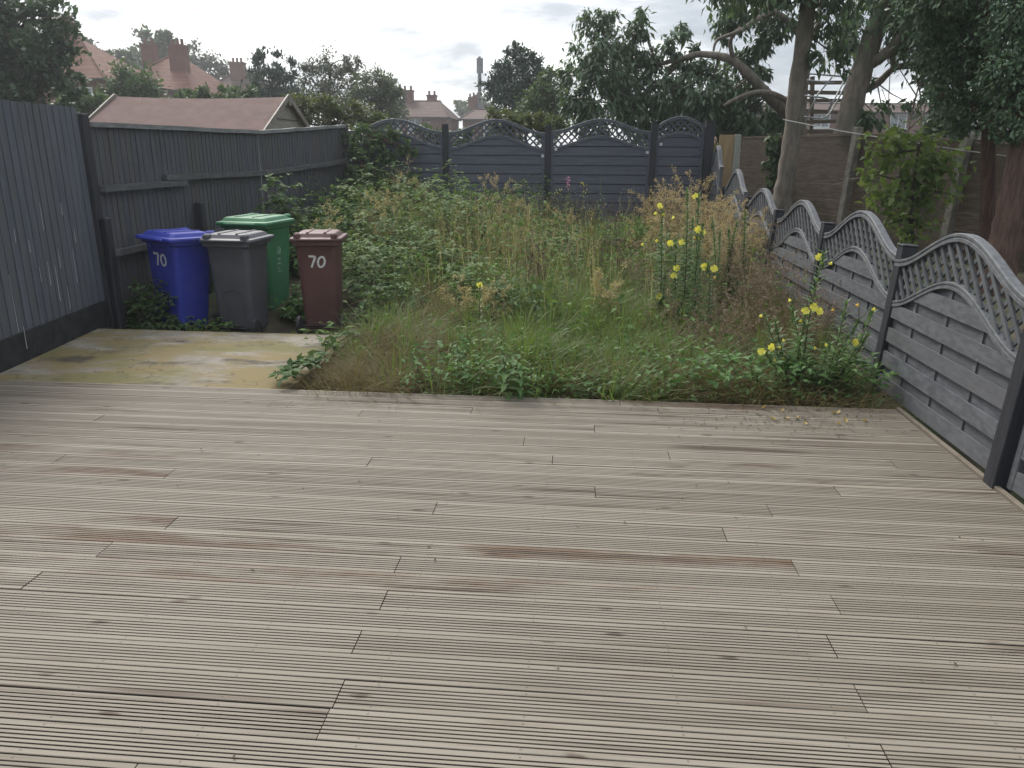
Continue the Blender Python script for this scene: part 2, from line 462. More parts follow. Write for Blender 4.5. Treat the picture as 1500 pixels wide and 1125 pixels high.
# measured butt joints: board number from the far edge -> x of the joint(s)
jpx = [(689, 606), (964, 600), (871, 633), (637, 745), (1231, 726), (1130, 753), (584, 823), (1166, 834), (566, 870), (527, 930), (1217, 943), (505, 996), (1254, 1010), (465, 1078), (1291, 1093), (872, 724), (978, 661), (398, 590), (80, 676), (420, 596), (1305, 676), (240, 700), (540, 678), (140, 815), (60, 840)]
joints = {}
for px, py in jpx:
    p = onz(px, py, 0); i = int((EDGE_Y - p[1]) / PITCH_B)
    joints.setdefault(i, []).append(p[0])
db = MB()
for i in range(44):
    y1 = EDGE_Y - i * PITCH_B
    xs = [left_x(y1 - .06)] + sorted(joints.get(i, [])) + [2.12]
    if i not in joints: xs.insert(1, float(rng.uniform(-3.3, 1.2)))
    for a, b_ in zip(xs[:-1], xs[1:]):
        za, zb = rng.normal(0, .0011, 2); w0, w1 = rng.normal(0, .0006, 2)
        n = max(2, int((b_ - a) / .5)); rows = []
        for k in range(n + 1):
            t = k / n; x = a + .0018 + (b_ - a - .0036) * t
            wob = .0008 * math.sin(x * 1.7 + i) + w0 + (w1 - w0) * t
            rows.append([(x, y1 - yy + wob, z + za + (zb - za) * t) for yy, z in prof])
        o = len(db.v); m_ = len(prof)
        for r in rows: db.v.extend(r)
        for k in range(n):
            for j in range(m_ - 1):
                p = o + k * m_ + j
                db.f.append((p, p + m_, p + m_ + 1, p + 1))
        for base, flip in ((o, False), (o + n * m_, True)):
            db.f.append(tuple(base + j for j in (range(m_) if not flip else range(m_ - 1, -1, -1))))
struct(db.build('deck', M_deck))
bt = MB(); bt.box(2.122, 2.150, 1.9, 4.93, -.03, .016, bev=.002)
tag(bt.build('timber_batten', solid('pale_batten', (.13, .108, .082), (.19, .16, .125), ns=5, rough=.8)), 'pale thin timber batten lying along the deck edge under the grey trellis fence', 'batten')

# ------------------------------------------------------------------ stained concrete slab
def slab_material():
    m, nt, b = base_mat('stained_concrete', .85, .25)
    v = _coord(nt, (1, 1.6, 1))
    a = _noise(nt, v, 1.6, 6.0); c = _noise(nt, v, 4.5, 8.0, .7); d = _noise(nt, v, 0.9, 4.0); fine = _noise(nt, v, 40, 4)
    col = _mixc(nt, _ramp(nt, c, .35, .65), (.18, .16, .128), (.26, .235, .195))
    col = _mixc(nt, _ramp(nt, a, .38, .56), col, (.19, .148, .066))
    col = _mixc(nt, _ramp(nt, d, .48, .62), col, (.14, .13, .052))
    dk = _noise(nt, _coord(nt, (1.3, 2.4, 1)), 1.3, 5.0)
    col = _mixc(nt, _ramp(nt, dk, .54, .70), col, (.06, .05, .04))
    col = _mixc(nt, _ramp(nt, fine, .55, .75), col, (.14, .12, .095))
    gritv = _noise(nt, v, 140, 2); col = _mixc(nt, _ramp(nt, gritv, .58, .72), col, (.10, .085, .065))
    vo = _n(nt, 'ShaderNodeTexVoronoi', feature='DISTANCE_TO_EDGE'); vo.inputs['Scale'].default_value = .8
    wv = _n(nt, 'ShaderNodeVectorMath', operation='ADD'); nz = _n(nt, 'ShaderNodeTexNoise'); nz.inputs['Scale'].default_value = 3.0; nt.links.new(v, nz.inputs['Vector']); nt.links.new(v, wv.inputs[0]); nt.links.new(nz.outputs['Color'], wv.inputs[1]); nt.links.new(wv.outputs[0], vo.inputs['Vector'])
    ck = _n(nt, 'ShaderNodeMapRange'); ck.inputs['From Min'].default_value, ck.inputs['From Max'].default_value = .012, .004; nt.links.new(vo.outputs['Distance'], ck.inputs['Value'])
    kk = _n(nt, 'ShaderNodeMath', operation='MULTIPLY'); kk.inputs[1].default_value = .55; nt.links.new(ck.outputs['Result'], kk.inputs[0]); col = _mixc(nt, kk.outputs[0], col, (.06, .05, .04))
    nt.links.new(col, b.inputs['Base Color']); _bump(nt, b, c, .35, .01)
    return m
sb = MB()
sx, sy = np.linspace(-4.62, -2.0, 40), np.linspace(4.935, 6.62, 26)
n0 = len(sx)
top = [(x, y, -.012 + .004 * math.sin(x * 3 + y * 2) * min(1, (y - 4.935) * 4)) for y in sy for x in sx]
sb.add(top, [(j * n0 + i, j * n0 + i + 1, (j + 1) * n0 + i + 1, (j + 1) * n0 + i) for j in range(len(sy) - 1) for i in range(n0 - 1)])
sb.box(-4.62, -2.0, 6.62, 6.64, -.3, -.014)
sb.box(-2.0, -1.985, 4.94, 6.64, -.3, -.014)
slab = struct(sb.build('patio_slab', slab_material(), smooth=False))

# ------------------------------------------------------------------ left boundary: upright close boards
def seg_map(p0, p1):
    p0, p1 = np.array(p0, float), np.array(p1, float); L = np.linalg.norm(p1 - p0); d = (p1 - p0) / L
    nrm_ = np.array([d[1], -d[0]])             # towards the garden (+x) when running away from the house
    return L, lambda s, t, z: (p0[0] + d[0] * s + nrm_[0] * t, p0[1] + d[1] * s + nrm_[1] * t, z)
def close_boards(mb, p0, p1, zb0, zb1, zt0, zt1, w=.095, seed=0, jit=.004):
    L, f = seg_map(p0, p1); r = random.Random(seed); n = int(round(L / w)); w = L / n
    for i in range(n):
        s0, s1 = i * w - .008, (i + 1) * w; ta = i / n; zb = zb0 + (zb1 - zb0) * ta; zt = zt0 + (zt1 - zt0) * ta + r.uniform(-jit, jit)
        o = r.uniform(-.002, .002)
        pts = []
        for z in (zb, zt):
            pts += [f(s0, .0 + o, z), f(s1, .0 + o, z), f(s1, .006 + o, z), f(s0, .013 + o, z)]
        mb.add(pts, [(0, 1, 2, 3), (7, 6, 5, 4), (3, 2, 6, 7), (1, 0, 4, 5), (2, 1, 5, 6), (0, 3, 7, 4)])
def long_beam(mb, p0, p1, s0, s1, t0, t1, za, zb, h, n=6, seed=0):
    L, f = seg_map(p0, p1); r = random.Random(seed); rings = []
    for k in range(n + 1):
        q = k / n; s = s0 + (s1 - s0) * q; z = za + (zb - za) * q + r.uniform(-.004, .004)
        rings.append([f(s, t0, z), f(s, t1, z), f(s, t1, z + h), f(s, t0, z + h)])
    mb.loft(rings)
LA, LB, LC, LD = (-4.06, 3.2), (-4.52, 7.0), (-4.33, 10.45), (-3.98, 13.25)
t = thing('close_board_fence', 'tall close board fence panel, tinted blue grey for lens glare, on a black gravel board beside the concrete slab', 'fence', (LA[0], LA[1], 0))
off = (LA[0], LA[1], 0)
b1 = MB(); close_boards(b1, LA, (-4.505, 6.88), .2, .2, 1.93, 1.955, .1, 1); b1.build('board', M_fence_glare, t, off)
b1 = MB(); long_beam(b1, LA, (-4.505, 6.88), 0, 3.70, -.02, .03, -.03, -.03, .245, 3); b1.build('gravel_board', M_gravel, t, off)
# white drips of paint on the boards
M_drip = solid('white_drip', (.55, .55, .55)); L_, f_ = seg_map(LA, (-4.505, 6.88)); r = random.Random(8)
for s, z, h in ((2.28, .22, .45), (2.32, .08, .18), (2.86, .95, .22), (2.93, .35, .3), (2.70, .55, .12), (3.25, .45, .3), (3.18, 1.05, .1), (2.62, .8, .1), (3.33, .8, .12), (2.83, .5, .2), (3.02, .62, .16), (3.07, .25, .2), (2.45, .9, .1)):
    k = r.uniform(.0018, .0035); x = s
    tt = .0145 if z > .21 else .0305
    dr = MB(); dr.loft([[f_(x - k, tt, z), f_(x + k, tt, z), f_(x + k, tt + .001, z), f_(x - k, tt + .001, z)], [f_(x - k * .4 + .004, tt, z + h), f_(x + k * .4 + .004, tt, z + h), f_(x + k * .4 + .004, tt + .001, z + h), f_(x - k * .4 + .004, tt + .001, z + h)]])
    dr.build('paint_drip', M_drip, t, off)

t = thing('fence_post', 'black timber fence post beside the blue bin with a stub spur bolted to its foot', 'post', (-4.52, 6.96, 0))
p = MB(); p.box(-4.565, -4.465, 6.895, 7.0, -.25, 1.905, bev=.006); p.build('post', M_post, t, (-4.52, 6.96, 0))
p = MB(); p.box(-4.463, -4.41, 6.93, 7.03, -.25, .98, bev=.01); p.build('spur', M_post, t, (-4.52, 6.96, 0))

def low_fence(lab, p0, p1, zb, zt, cap0, rails, seed, group):
    off = (p0[0], p0[1], 0)
    t = thing('close_board_fence', lab, 'fence', off, group=group)
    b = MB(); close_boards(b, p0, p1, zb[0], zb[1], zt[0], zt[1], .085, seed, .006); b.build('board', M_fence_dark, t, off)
    L = seg_map(p0, p1)[0]
    c = MB(); long_beam(c, p0, p1, 0, L, -.03, .05, zt[0] - .005, zt[1] - .005, .045, 8, seed); c.build('capping', M_cap, t, off)
    for k, (s0, s1, za, zb_, tk) in enumerate(rails):
        c = MB(); long_beam(c, p0, p1, s0 * L, s1 * L, .02, .02 + tk, za, zb_, .06, 6, seed + k); c.build('rail', M_rail, t, off)
LBa = (-4.52, 7.06)
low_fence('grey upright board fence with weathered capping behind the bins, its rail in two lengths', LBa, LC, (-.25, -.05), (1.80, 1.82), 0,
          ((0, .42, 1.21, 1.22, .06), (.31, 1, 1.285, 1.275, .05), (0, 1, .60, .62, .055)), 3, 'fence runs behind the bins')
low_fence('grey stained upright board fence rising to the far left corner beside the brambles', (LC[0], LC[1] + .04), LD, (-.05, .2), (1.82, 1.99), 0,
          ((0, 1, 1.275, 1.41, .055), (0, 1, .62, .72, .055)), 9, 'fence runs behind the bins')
tp = at(290, 335, 8.6)
p = MB(); L_, f_ = seg_map(LBa, LC); q = f_(1.62, .075, 0)
p.box(q[0] - .04, q[0] + .04, q[1] - .04, q[1] + .04, -.25, 1.02, bev=.006)
tag(p.build('stub_post', M_post, None, (q[0], q[1], 0)), 'short black stub post standing against the fence between the blue and grey bins', 'post')

# ------------------------------------------------------------------ wave topped trellis panels
def wave_panel(name, lab, W, zi, zo, style, mats, loc, rot, group, dome=False, brackets=(), z0=.02):
    """zi, zo: (side, peak) heights of the inner and outer curved rails"""
    m_frame, m_board, m_lath, m_arch = mats
    t = thing(name, lab, 'fence panel', loc, 0, group); t.rotation_euler = rot
    sh = (lambda s: max(0.0, 1 - (2 * s / W - 1) ** 2)) if dome else (lambda s: .5 * (1 - math.cos(2 * math.pi * s / W)) ** 1.0)
    ci = lambda s: zi[0] + (zi[1] - zi[0]) * sh(s)
    co = lambda s: zo[0] + (zo[1] - zo[0]) * sh(s)
    for a in (0, W - .045):
        fr = MB(); fr.box(a, a + .045, -.022, .026, z0, co(a + .02) - .03, bev=.004); fr.build('stile', m_frame, t)
    def rail(fn, hh, dep, lab_):
        mb = MB(); rings = []
        N = 36
        for k in range(N + 1):
            s = W * k / N; e_ = .5
            dz = (fn(min(W, s + .01)) - fn(max(0, s - .01))) / (min(W, s + .01) - max(0, s - .01))
            nx, nz = -dz / math.hypot(1, dz), 1 / math.hypot(1, dz)
            z = fn(s); sec = [(-dep, -hh), (dep, -hh), (dep, -hh * .25), (dep - .006, -hh * .12), (dep - .006, .12 * hh), (dep, .25 * hh), (dep, hh * .8), (dep - .008, hh), (-dep + .008, hh), (-dep, hh * .8)]
            rings.append([(s + nx * q, y, z + nz * q) for y, q in sec])
        mb.loft(rings); return mb.build(lab_, m_arch, t)
    rail(co, .025, .031, 'top_rail'); rail(ci, .021, .027, 'arch_rail')
    bd = MB(); rb = MB(); vb = MB()
    def board(mb, za, zb, y0, y1, tilt=0.0, dz=0.0):
        N = 40; run = []
        for k in range(N + 1):
            s = .04 + (W - .08) * k / N; zt = min(zb, ci(s) - .01)
            if zt > za + .004: run.append((s, zt))
            if (zt <= za + .004 or k == N) and len(run) > 1:
                mb.loft([[(s, y0, za + dz * s), (s, y1 + tilt, za + dz * s), (s, y1, z + dz * s), (s, y0, z + dz * s)] for s, z in run]); run = []
    r = random.Random(len(lab) + int(W * 100))
    top = zi[1]
    if style == 'woven':
        z = z0 + .01; i = 0
        while z < top:
            board(bd, z, z + .097, .006, .021 + r.uniform(-.002, .002), .001, r.uniform(-.003, .003))
            board(rb, z + .085, z + .178, -.020, -.006)
            z += .1655
        for q in (.27, .52, .77):
            s = W * q; vb = MB(); vb.box(s - .019, s + .019, -.005, .005, z0, ci(s) - .012); vb.build('batten', m_frame, t)
        rb.build('back_board_or_gap_shade', m_board, t)
    else:
        z = z0; 
        while z < top:
            board(bd, z + .006, z + .146, -.008, .008, .010, r.uniform(-.002, .002)); board(rb, z - .03, z + .03, -.020, -.010); z += .152
    if style != 'woven': rb.build('back_board_or_gap_shade', M_post, t)  # lap style: dark strips behind the gaps stand in for shadow lines
    bd.build('board', m_board, t)
    la = MB()
    for sg, y in ((1, .012), (-1, -.004)):
        c = -W
        while c < 2 * W:
            st = .012; pts = []; q = 0.0
            zs = zi[0] - .05
            run = []
            while q < 1.2:
                s, z = c + sg * q, zs + q
                ok = .03 < s < W - .03 and z > ci(s) + .012 and z < co(s) - .016
                if ok: run.append((s, z))
                if (not ok or q + st >= 1.2) and len(run) > 1:
                    a, b_ = run[0], run[-1]
                    la.beam((a[0], y, a[1]), (b_[0], y, b_[1]), .026, .012, up=(0, 1, 0))
                    run = []
                if not ok: run = []
                q += st
            c += .112
    la.build('trellis', m_lath, t)
    for s, z in brackets:
        k = MB(); k.box(s - .022, s + .022, .026, .032, z - .022, z + .022); k.build('bracket', M_zinc, t)
    return t
G = (M_grey, M_grey, M_lath, M_arch)
LEAN = math.radians(3.3)
FX = 2.215
rot_r = (LEAN, 0, math.pi / 2)
w0 = wave_panel('trellis_fence_panel', 'nearest grey wave topped trellis panel, cut off by the right edge of the photo', 1.73, (.62, .87), (.90, 1.15), 'woven', G, (FX - .03, 1.93, 0), rot_r, 'grey wave topped trellis panels along the right')
def rp(y, z, lab): return dup(w0, (FX, y, z), 0, lab)
for y, z, x, lab in ((3.77, .0, 2.185, 'grey wave topped trellis panel standing on the deck edge between two black posts'),
               (5.52, .0, 2.215, 'grey wave topped trellis panel behind the largest yellow flowered plant, just past the deck'),
               (7.33, .0, 2.24, 'grey wave topped trellis panel in front of the leaning concrete post, by dead stems'),
               (9.16, .02, 2.245, 'grey wave topped trellis panel right in front of the pale leaning tree trunk')):
    d = dup(w0, (x, y, z + .012 * math.sin(y * 5)), 0, lab); d.rotation_euler = (LEAN + .012 * math.sin(y * 3), .008 * math.sin(y * 7), math.pi / 2 + .006 * math.cos(y * 4))
wave_panel('trellis_fence_panel', 'grey wave topped trellis panel with a broken upper rail end beside the dry beige weeds', 1.5, (.72, .98), (1.06, 1.34), 'woven', G, (2.245, 10.87, .03), (.03, 0, math.pi / 2), 'grey wave topped trellis panels along the right')
wave_panel('trellis_fence_panel', 'small steep trellis panel in the far right corner in front of the new timber post', .95, (1.02, 1.28), (1.36, 1.68), 'lap', G, (2.2, 12.42, .03), (.0, 0, math.pi / 2), 'grey wave topped trellis panels along the right')
def post(x, y, zb, zt, lab, w=.10, lean=LEAN, mat=None, group=None):
    p = MB(); p.box(-w / 2, w / 2, -w / 2, w / 2, zb, zt - .012, bev=.005); p.box(-w / 2 - .006, w / 2 + .006, -w / 2 - .006, w / 2 + .006, zt - .012, zt, bev=.003)
    o = p.build('fence_post', mat or M_post); o.location = (x, y, 0); o.rotation_euler = (0, lean, 0)
    return tag(o, lab, 'post', group)
GP = 'black posts of the trellis fence'
for y, zb, zt, x, lab in ((3.74, -.02, 1.0, 2.165, 'nearest black fence post, standing on the deck at the right edge'),
                       (5.47, -.2, 1.015, 2.205, 'black fence post beside the large yellow flowered plant at the deck corner'),
                       (7.28, -.2, 1.01, 2.225, 'black fence post between two wave topped panels amid dead reddish stems'),
                       (9.12, -.1, 1.0, 2.24, 'small black fence post just left of the pale tree trunk foot'),
                       (10.78, 0, 1.06, 2.24, 'weathered fence post with a loose rail end near the beige weeds'),
                       (12.38, .1, 1.12, 2.21, 'farthest low fence post before the trellis corner')):
    post(x, y, zb, zt, lab, group=GP)

# back fence
N_ = (M_navy, M_navy, M_navy, M_navy_rail)
BY = 13.4
GB = 'slate blue wave topped panels along the back'
def bp(xr, W, lab, zi=(1.68, 1.87), zo=(1.93, 2.12), dome=False, br=(), dz=0.0):
    return wave_panel('trellis_fence_panel', lab, W, zi, zo, 'lap', N_, (xr, BY, dz), (0, 0, math.pi), GB, dome, br, z0=.34)
bp(2.045, .785, 'narrow slate blue panel with a domed trellis top in the far right corner', (1.80, 1.93), (2.0, 2.17), True, ((.70, 1.75),))
bp(1.178, 1.655, 'slate blue wave topped panel behind the pink flower spike', (1.68, 1.86), (1.93, 2.125), br=((.05, 1.62), (1.57, 1.66)))
bp(-.572, 1.645, 'slate blue wave topped panel in the middle of the back fence', (1.66, 1.86), (1.90, 2.11), br=((.04, 1.55),))
bp(-2.312, 1.64, 'slate blue wave topped panel half hidden by climbing brambles', (1.67, 1.88), (1.90, 2.10), dz=.01)
for x, zt, lab in ((2.125, 2.12, 'black post at the right end of the back fence beside the narrow domed panel'), (1.225, 2.11, 'black post between the narrow domed panel and its wave topped neighbour'),
                   (-.525, 2.04, 'black post in the middle of the back fence above the yellow ragwort'), (-2.265, 2.05, 'black back fence post right of the bramble covered panel'), (-4.0, 2.02, 'black back fence post buried in climbing brambles at the left corner')):
    post(x, BY, .1, zt, lab, .10 if x < 2 else .15, .0, group='black posts of the back fence')

# new post and its board in the corner
c = at(1060, 250, 13.9)
t = thing('timber_post', 'fresh yellow timber board fixed to a pale post behind the far right corner', 'post', (2.6, 13.9, 0))
p = MB(); p.box(2.38, 2.63, 13.9, 13.925, .3, 1.92); p.build('board', M_newwood, t, (2.6, 13.9, 0))
p = MB(); p.box(2.632, 2.735, 13.86, 13.95, .2, 1.925, bev=.006); p.build('post', solid('pale_treated_wood', (.28, .30, .26), (.36, .37, .32), ns=6), t, (2.6, 13.9, 0))

# ------------------------------------------------------------------ neighbour's brown boarded fence
FP = [(2.95, 14.75), (4.2, 12.4), (5.05, 10.8), (5.9, 9.2), (6.75, 7.6), (7.6, 6.0)]
ZT = [1.87, 1.885, 1.77, 1.70, 1.66, 1.6]
LBS = ['weathered brown board fence behind the pale leaning trunk', 'weathered brown board fence behind the bright green bush', 'weathered brown board fence behind the reddish conifer trunks', 'weathered brown board fence past the right edge behind the conifers', 'farthest right stretch of weathered brown board fence, out towards the road']
for i in range(5):
    p0, p1 = FP[i], FP[i + 1]; L, f = seg_map(p0, p1); f0 = f
    off = (p0[0], p0[1], 0)
    b = MB(); r = random.Random(i)
    t = thing('board_fence', LBS[i], 'fence', off, group='brown board fence of the neighbour')
    nrow = 7
    for k in range(nrow):
        q0, q1 = k / nrow, (k + 1) / nrow; o = r.uniform(-.008, .008)
        rings = []
        for j in range(9):
            u = j / 8; zt = ZT[i] + (ZT[i + 1] - ZT[i]) * u; zb = .22 + .0 * u; sgap = .006
            za = zb + (zt - zb) * q0 - .012 + r.uniform(-.003, .003); zc = zb + (zt - zb) * q1 - sgap
            rings.append([f0(-.02 + u * (L + .04), -.02 + o, za), f0(-.02 + u * (L + .04), .004 + o, za), f0(-.02 + u * (L + .04), .026 + o, zc), f0(-.02 + u * (L + .04), -.02 + o, zc)])
        b.loft(rings)
    b.build('board', M_oldwood, t, off)
    c = MB(); long_beam(c, p0, p1, 0, L, -.035, .04, ZT[i], ZT[i + 1], .035, 4); c.build('capping', M_oldwood, t, off)
for i, lab in ((1, 'grey concrete post leaning right of the pale trunk on the brown fence'), (2, 'grey concrete post beside the bright green bush on the brown fence'), (3, 'concrete post of the brown fence hidden behind the conifers')):
    x, y = FP[i]
    p = MB(); p.box(-.06, .06, -.05, .05, 0, ZT[i] + .02, bev=.008)
    o = p.build('concrete_post', M_concpost); o.location = (x - .18, y - .10, .1); o.rotation_euler = (0, math.radians(4.0), math.radians(28)); tag(o, lab, 'post')
# ------------------------------------------------------------------ wheelie bins
def rrect(w, d, r, z, y0=0.0, n=4):
    pts = []
    for cx_, cy_, a0 in ((w / 2 - r, d / 2 - r, 0), (-w / 2 + r, d / 2 - r, 90), (-w / 2 + r, -d / 2 + r, 180), (w / 2 - r, -d / 2 + r, 270)):
        for k in range(n + 1):
            a = math.radians(a0 + 90 * k / n); pts.append((cx_ + r * math.cos(a), cy_ + r * math.sin(a) + y0, z))
    return pts
def plastic(name, c, rough=.55):
    return solid(name, c, tuple(min(1, v * 1.12 + .004) for v in c), ns=5, rough=rough, spec=.45, bump=.04, stain=tuple(v * .65 + .045 for v in c), stain_s=2.2, stain_lo=.48, stain_hi=.75)
M_rubber = solid('black_rubber', (.02, .02, .022), (.035, .034, .033), rough=.8)
M_white = solid('brushed_white_paint', (.55, .55, .53), (.68, .68, .66), ns=30, rough=.8)
M_print = solid('white_print', (.42, .5, .44), (.5, .56, .5), rough=.7)
def stroke(mb, pts, w, face, th=.0015):
    """flat painted stroke through 2-d points (u along the face, v up); face maps (u, v, out) to space"""
    n = len(pts); rings = []
    for i, (u, v) in enumerate(pts):
        a, b = pts[max(0, i - 1)], pts[min(n - 1, i + 1)]
        du, dv = b[0] - a[0], b[1] - a[1]; l = math.hypot(du, dv) or 1
        nu, nv = -dv / l * w / 2, du / l * w / 2
        wob = 1 + .18 * math.sin(i * 2.7 + u * 40)
        rings.append([face(u - nu * wob, v - nv * wob, 0.0004), face(u + nu * wob, v + nv * wob, .0004), face(u + nu * wob, v + nv * wob, th), face(u - nu * wob, v - nv * wob, th)])
    mb.loft(rings)
def ring_pts(u, v, a, b, n=16, tilt=0.0, t0=0, t1=360):
    out = []
    for k in range(n + 1):
        t = math.radians(t0 + (t1 - t0) * k / n); x, y = a * math.cos(t), b * math.sin(t)
        out.append((u + x * math.cos(tilt) - y * math.sin(tilt), v + x * math.sin(tilt) + y * math.cos(tilt)))
    return out
def bin_(label, col, w, d, h, loc, rz, tilt, hinge, number=None, logo=False, arch=False, lidstyle=0):
    """front is -y, hinge side and wheels are +y when hinge=+1; hinge=-1 turns the hinge side towards -y"""
    root = thing('wheelie_bin', label, 'bin', loc, rz); root.rotation_euler = (tilt[0], tilt[1], rz)
    m = plastic(label.split()[0] + '_bin_plastic', col)
    H = -hinge                                 # y sign of the front
    wt, dt, wb, db = w * .90, d * .80, w * .74, d * .60
    zr = h * .905
    def half(z):
        q = (z - .05) / (zr - .05); return wb + (wt - wb) * q, db + (dt - db) * q
    b = MB(); rings = []
    for z in (.05, .065, .2, .45, .7, zr - .06, zr - .045, zr - .04, zr, zr):
        ww, dd = half(min(z, zr - .06))
        if z == .05: ww, dd = ww - .03, dd - .03
        if z >= zr - .04: ww, dd = wt + .045, dt + .05
        elif z >= zr - .045: ww, dd = wt + .01, dt + .01
        rings.append(rrect(ww, dd, .055 if z < zr - .05 else .035, z, n=5))
    b.loft(rings)
    # ribs under the rim
    for u in (-.3, .3):
        b.box(u * wt - .02, u * wt + .02, H * (dt / 2 + .002) - .012, H * (dt / 2 + .002) + .012, zr - .10, zr - .03, bev=.004)
    bo = b.build('body', m, root)
    mod = bo.data; mod.polygons.foreach_set('use_smooth', [len(p.vertices) == 4 and abs(p.normal.z) < .7 for p in mod.polygons])
    mod.set_sharp_from_angle(angle=math.radians(32))
    # lid
    l = MB(); W2, D2 = wt + .085, dt + .10; yo = H * .022
    l.loft([rrect(W2, D2, .04, zr - .008, yo, 5), rrect(W2 + .012, D2 + .012, .045, zr + .012, yo, 5), rrect(W2, D2, .045, zr + .028, yo, 5),
            rrect(W2 - .07, D2 - .08, .05, zr + .034, yo, 5), rrect(W2 - .12, D2 - .15, .05, zr + .068, yo, 5), rrect(W2 - .15, D2 - .18, .045, zr + .074, yo, 5)])
    lip = H * (D2 / 2 + yo * H)
    l.box(-W2 * .30, W2 * .30, min(lip, lip + H * .035), max(lip, lip + H * .035), zr - .004, zr + .022, bev=.007)
    for u in (-.17, .17):                       # raised ribs on the lid
        l.box(u * W2 - .012, u * W2 + .012, yo - D2 * .36, yo + D2 * .36, zr + .066, zr + .082, bev=.004)
    l.build('lid', m, root)
    # hinge lugs and handle bar on the hinge side
    k = MB(); yh = -H * (dt / 2 + .045)
    for u in (-.36, .36):
        rr = [(u * W2 - .03, yh, zr + .02), (u * W2 + .03, yh, zr + .02)]
        k.box(u * W2 - .028, u * W2 + .028, min(yh, yh + H * .11), max(yh, yh + H * .11), zr + .018, zr + .078, bev=.014)
    k.tube([(-W2 * .40, yh, zr + .015), (W2 * .40, yh, zr + .015)], .014, 8)
    k.build('handle', m, root)
    # wheels
    yw = -H * (db / 2 + .045)
    ax = MB(); ax.tube([(-wb / 2 - .05, yw, .10), (wb / 2 + .05, yw, .10)], .011, 8); ax.build('axle', M_rubber, root)
    for s in (-1, 1):
        wv = MB(); x0 = s * (wb / 2 + .02)
        R_ = .10; prof_ = [(0, .0), (R_ * .55, .0), (R_ * .6, .006), (R_ * .85, .006), (R_, .012), (R_, .038), (R_ * .88, .046), (R_ * .6, .046), (R_ * .5, .05), (0, .05)]
        rings = [[(x0 + s * x, yw + max(rr, .002) * math.cos(2 * math.pi * q / 18), .10 + max(rr, .002) * math.sin(2 * math.pi * q / 18)) for q in range(18)] for rr, x in prof_]
        wv.loft(rings); wv.build('wheel', M_rubber, root)
    # the face that looks at the house is -y
    def face(u, v, out):
        ww, dd = half(v); return (u, -dd / 2 - out - .001, v)
    if arch:
        a = MB(); aw = .105
        pts = [(-aw, .12)] + [(-aw, .40)] + ring_pts(0, .42, aw, .07, 10, 0, 180, 0)[1:-1] + [(aw, .40), (aw, .12)]
        for p, q in zip(pts[:-1], pts[1:]): a.beam(face(*p, .002), face(*q, .002), .012, .012, up=(0, 1, 0))
        a.build('moulded_arch', m, root)
        a = MB(); P = [face(-.07, .055, .004), face(.07, .055, .004), face(.075, .115, .004), face(-.075, .115, .004)]
        P2 = [face(u, v, -.03) for u, v in ((-.07, .055), (.07, .055), (.075, .115), (-.075, .115))]
        a.loft([P2, P]); a.build('recess_shade', solid('recess_shade_paint', (.03, .018, .016)), root)  # dark block set on the face, painting the shade of a moulded recess
        a = MB(); a.beam(face(-.05, .05, .012), face(.05, .05, .012), .02, .006); a.build('foot_bar', M_zinc, root)
    if number:
        u0, v0, s, sk = number
        n_ = MB()
        stroke(n_, [(u0 + s * x - sk * y, v0 + s * y) for x, y in ((-.72, .52), (-.55, .50), (-.18, .5), (-.14, .44), (-.26, .05), (-.40, -.36), (-.44, -.5))], .19 * s, face)
        stroke(n_, [(u0 + s * x - sk * y, v0 + s * y) for x, y in ring_pts(.42, 0, .30, .46, 20, -.12, 90, 455)], .18 * s, face)
        n_.build('painted_number', M_white, root)
    if logo:
        u0, v0 = logo; n_ = MB()
        def face(u, v, out):                    # the side of the bin
            ww, dd = half(v); return (ww / 2 + out + .001, u, v)
        stroke(n_, ring_pts(u0, v0, .026, .038, 18), .005, face)
        stroke(n_, ring_pts(u0 + .018, v0 + .005, .022, .026, 8, 0, -70, 60), .009, face)
        stroke(n_, [(u0 - .024, v0 - .012), (u0, v0 - .018), (u0 + .02, v0 - .008)], .006, face)
        stroke(n_, [(u0 + .02, v0 - .038), (u0 + .045, v0 - .034)], .007, face)
        n_.build('printed_emblem', M_print, root)
        def word(txt, u, v, sz):
            n_ = MB()
            G_ = {'F': [[(0, 0), (0, 1), (.6, 1)], [(0, .55), (.5, .55)]], 'O': [[(0, 0), (0, 1), (.6, 1), (.6, 0), (0, 0)]], 'D': [[(0, 0), (0, 1), (.45, .9), (.6, .5), (.45, .1), (0, 0)]],
                  'Y': [[(0, 1), (.3, .5), (.6, 1)], [(.3, .5), (.3, 0)]], 'U': [[(0, 1), (0, 0), (.6, 0), (.6, 1)]], 'R': [[(0, 0), (0, 1), (.6, .9), (.6, .55), (0, .5), (.6, 0)]],
                  'G': [[(.6, .9), (0, 1), (0, 0), (.6, 0), (.6, .45), (.3, .45)]], 'A': [[(0, 0), (.3, 1), (.6, 0)], [(.12, .4), (.48, .4)]], 'E': [[(.6, 0), (0, 0), (0, 1), (.6, 1)], [(0, .5), (.5, .5)]], 'N': [[(0, 0), (0, 1), (.6, 0), (.6, 1)]], '-': [[(0, 0), (.6, 0)]]}
            for i, ch in enumerate(txt):
                for st in G_[ch]: stroke(n_, [(u + i * sz * .85 + x * sz, v + y * sz) for x, y in st], sz * .2, face, .001)
            n_.build('printed_word', M_print, root)
        word('YOUR', u0 - .026, v0 - .105, .020); word('GARDEN', u0 - .036, v0 - .152, .017)
        n_ = MB(); stroke(n_, [(u0 - .012, v0 - .215), (u0 - .012, v0 - .19), (u0 - .004, v0 - .19)], .008, face)
        stroke(n_, [(u0 - .03, v0 - .235), (u0 + .02, v0 - .232), (u0 + .055, v0 - .228)], .004, face)
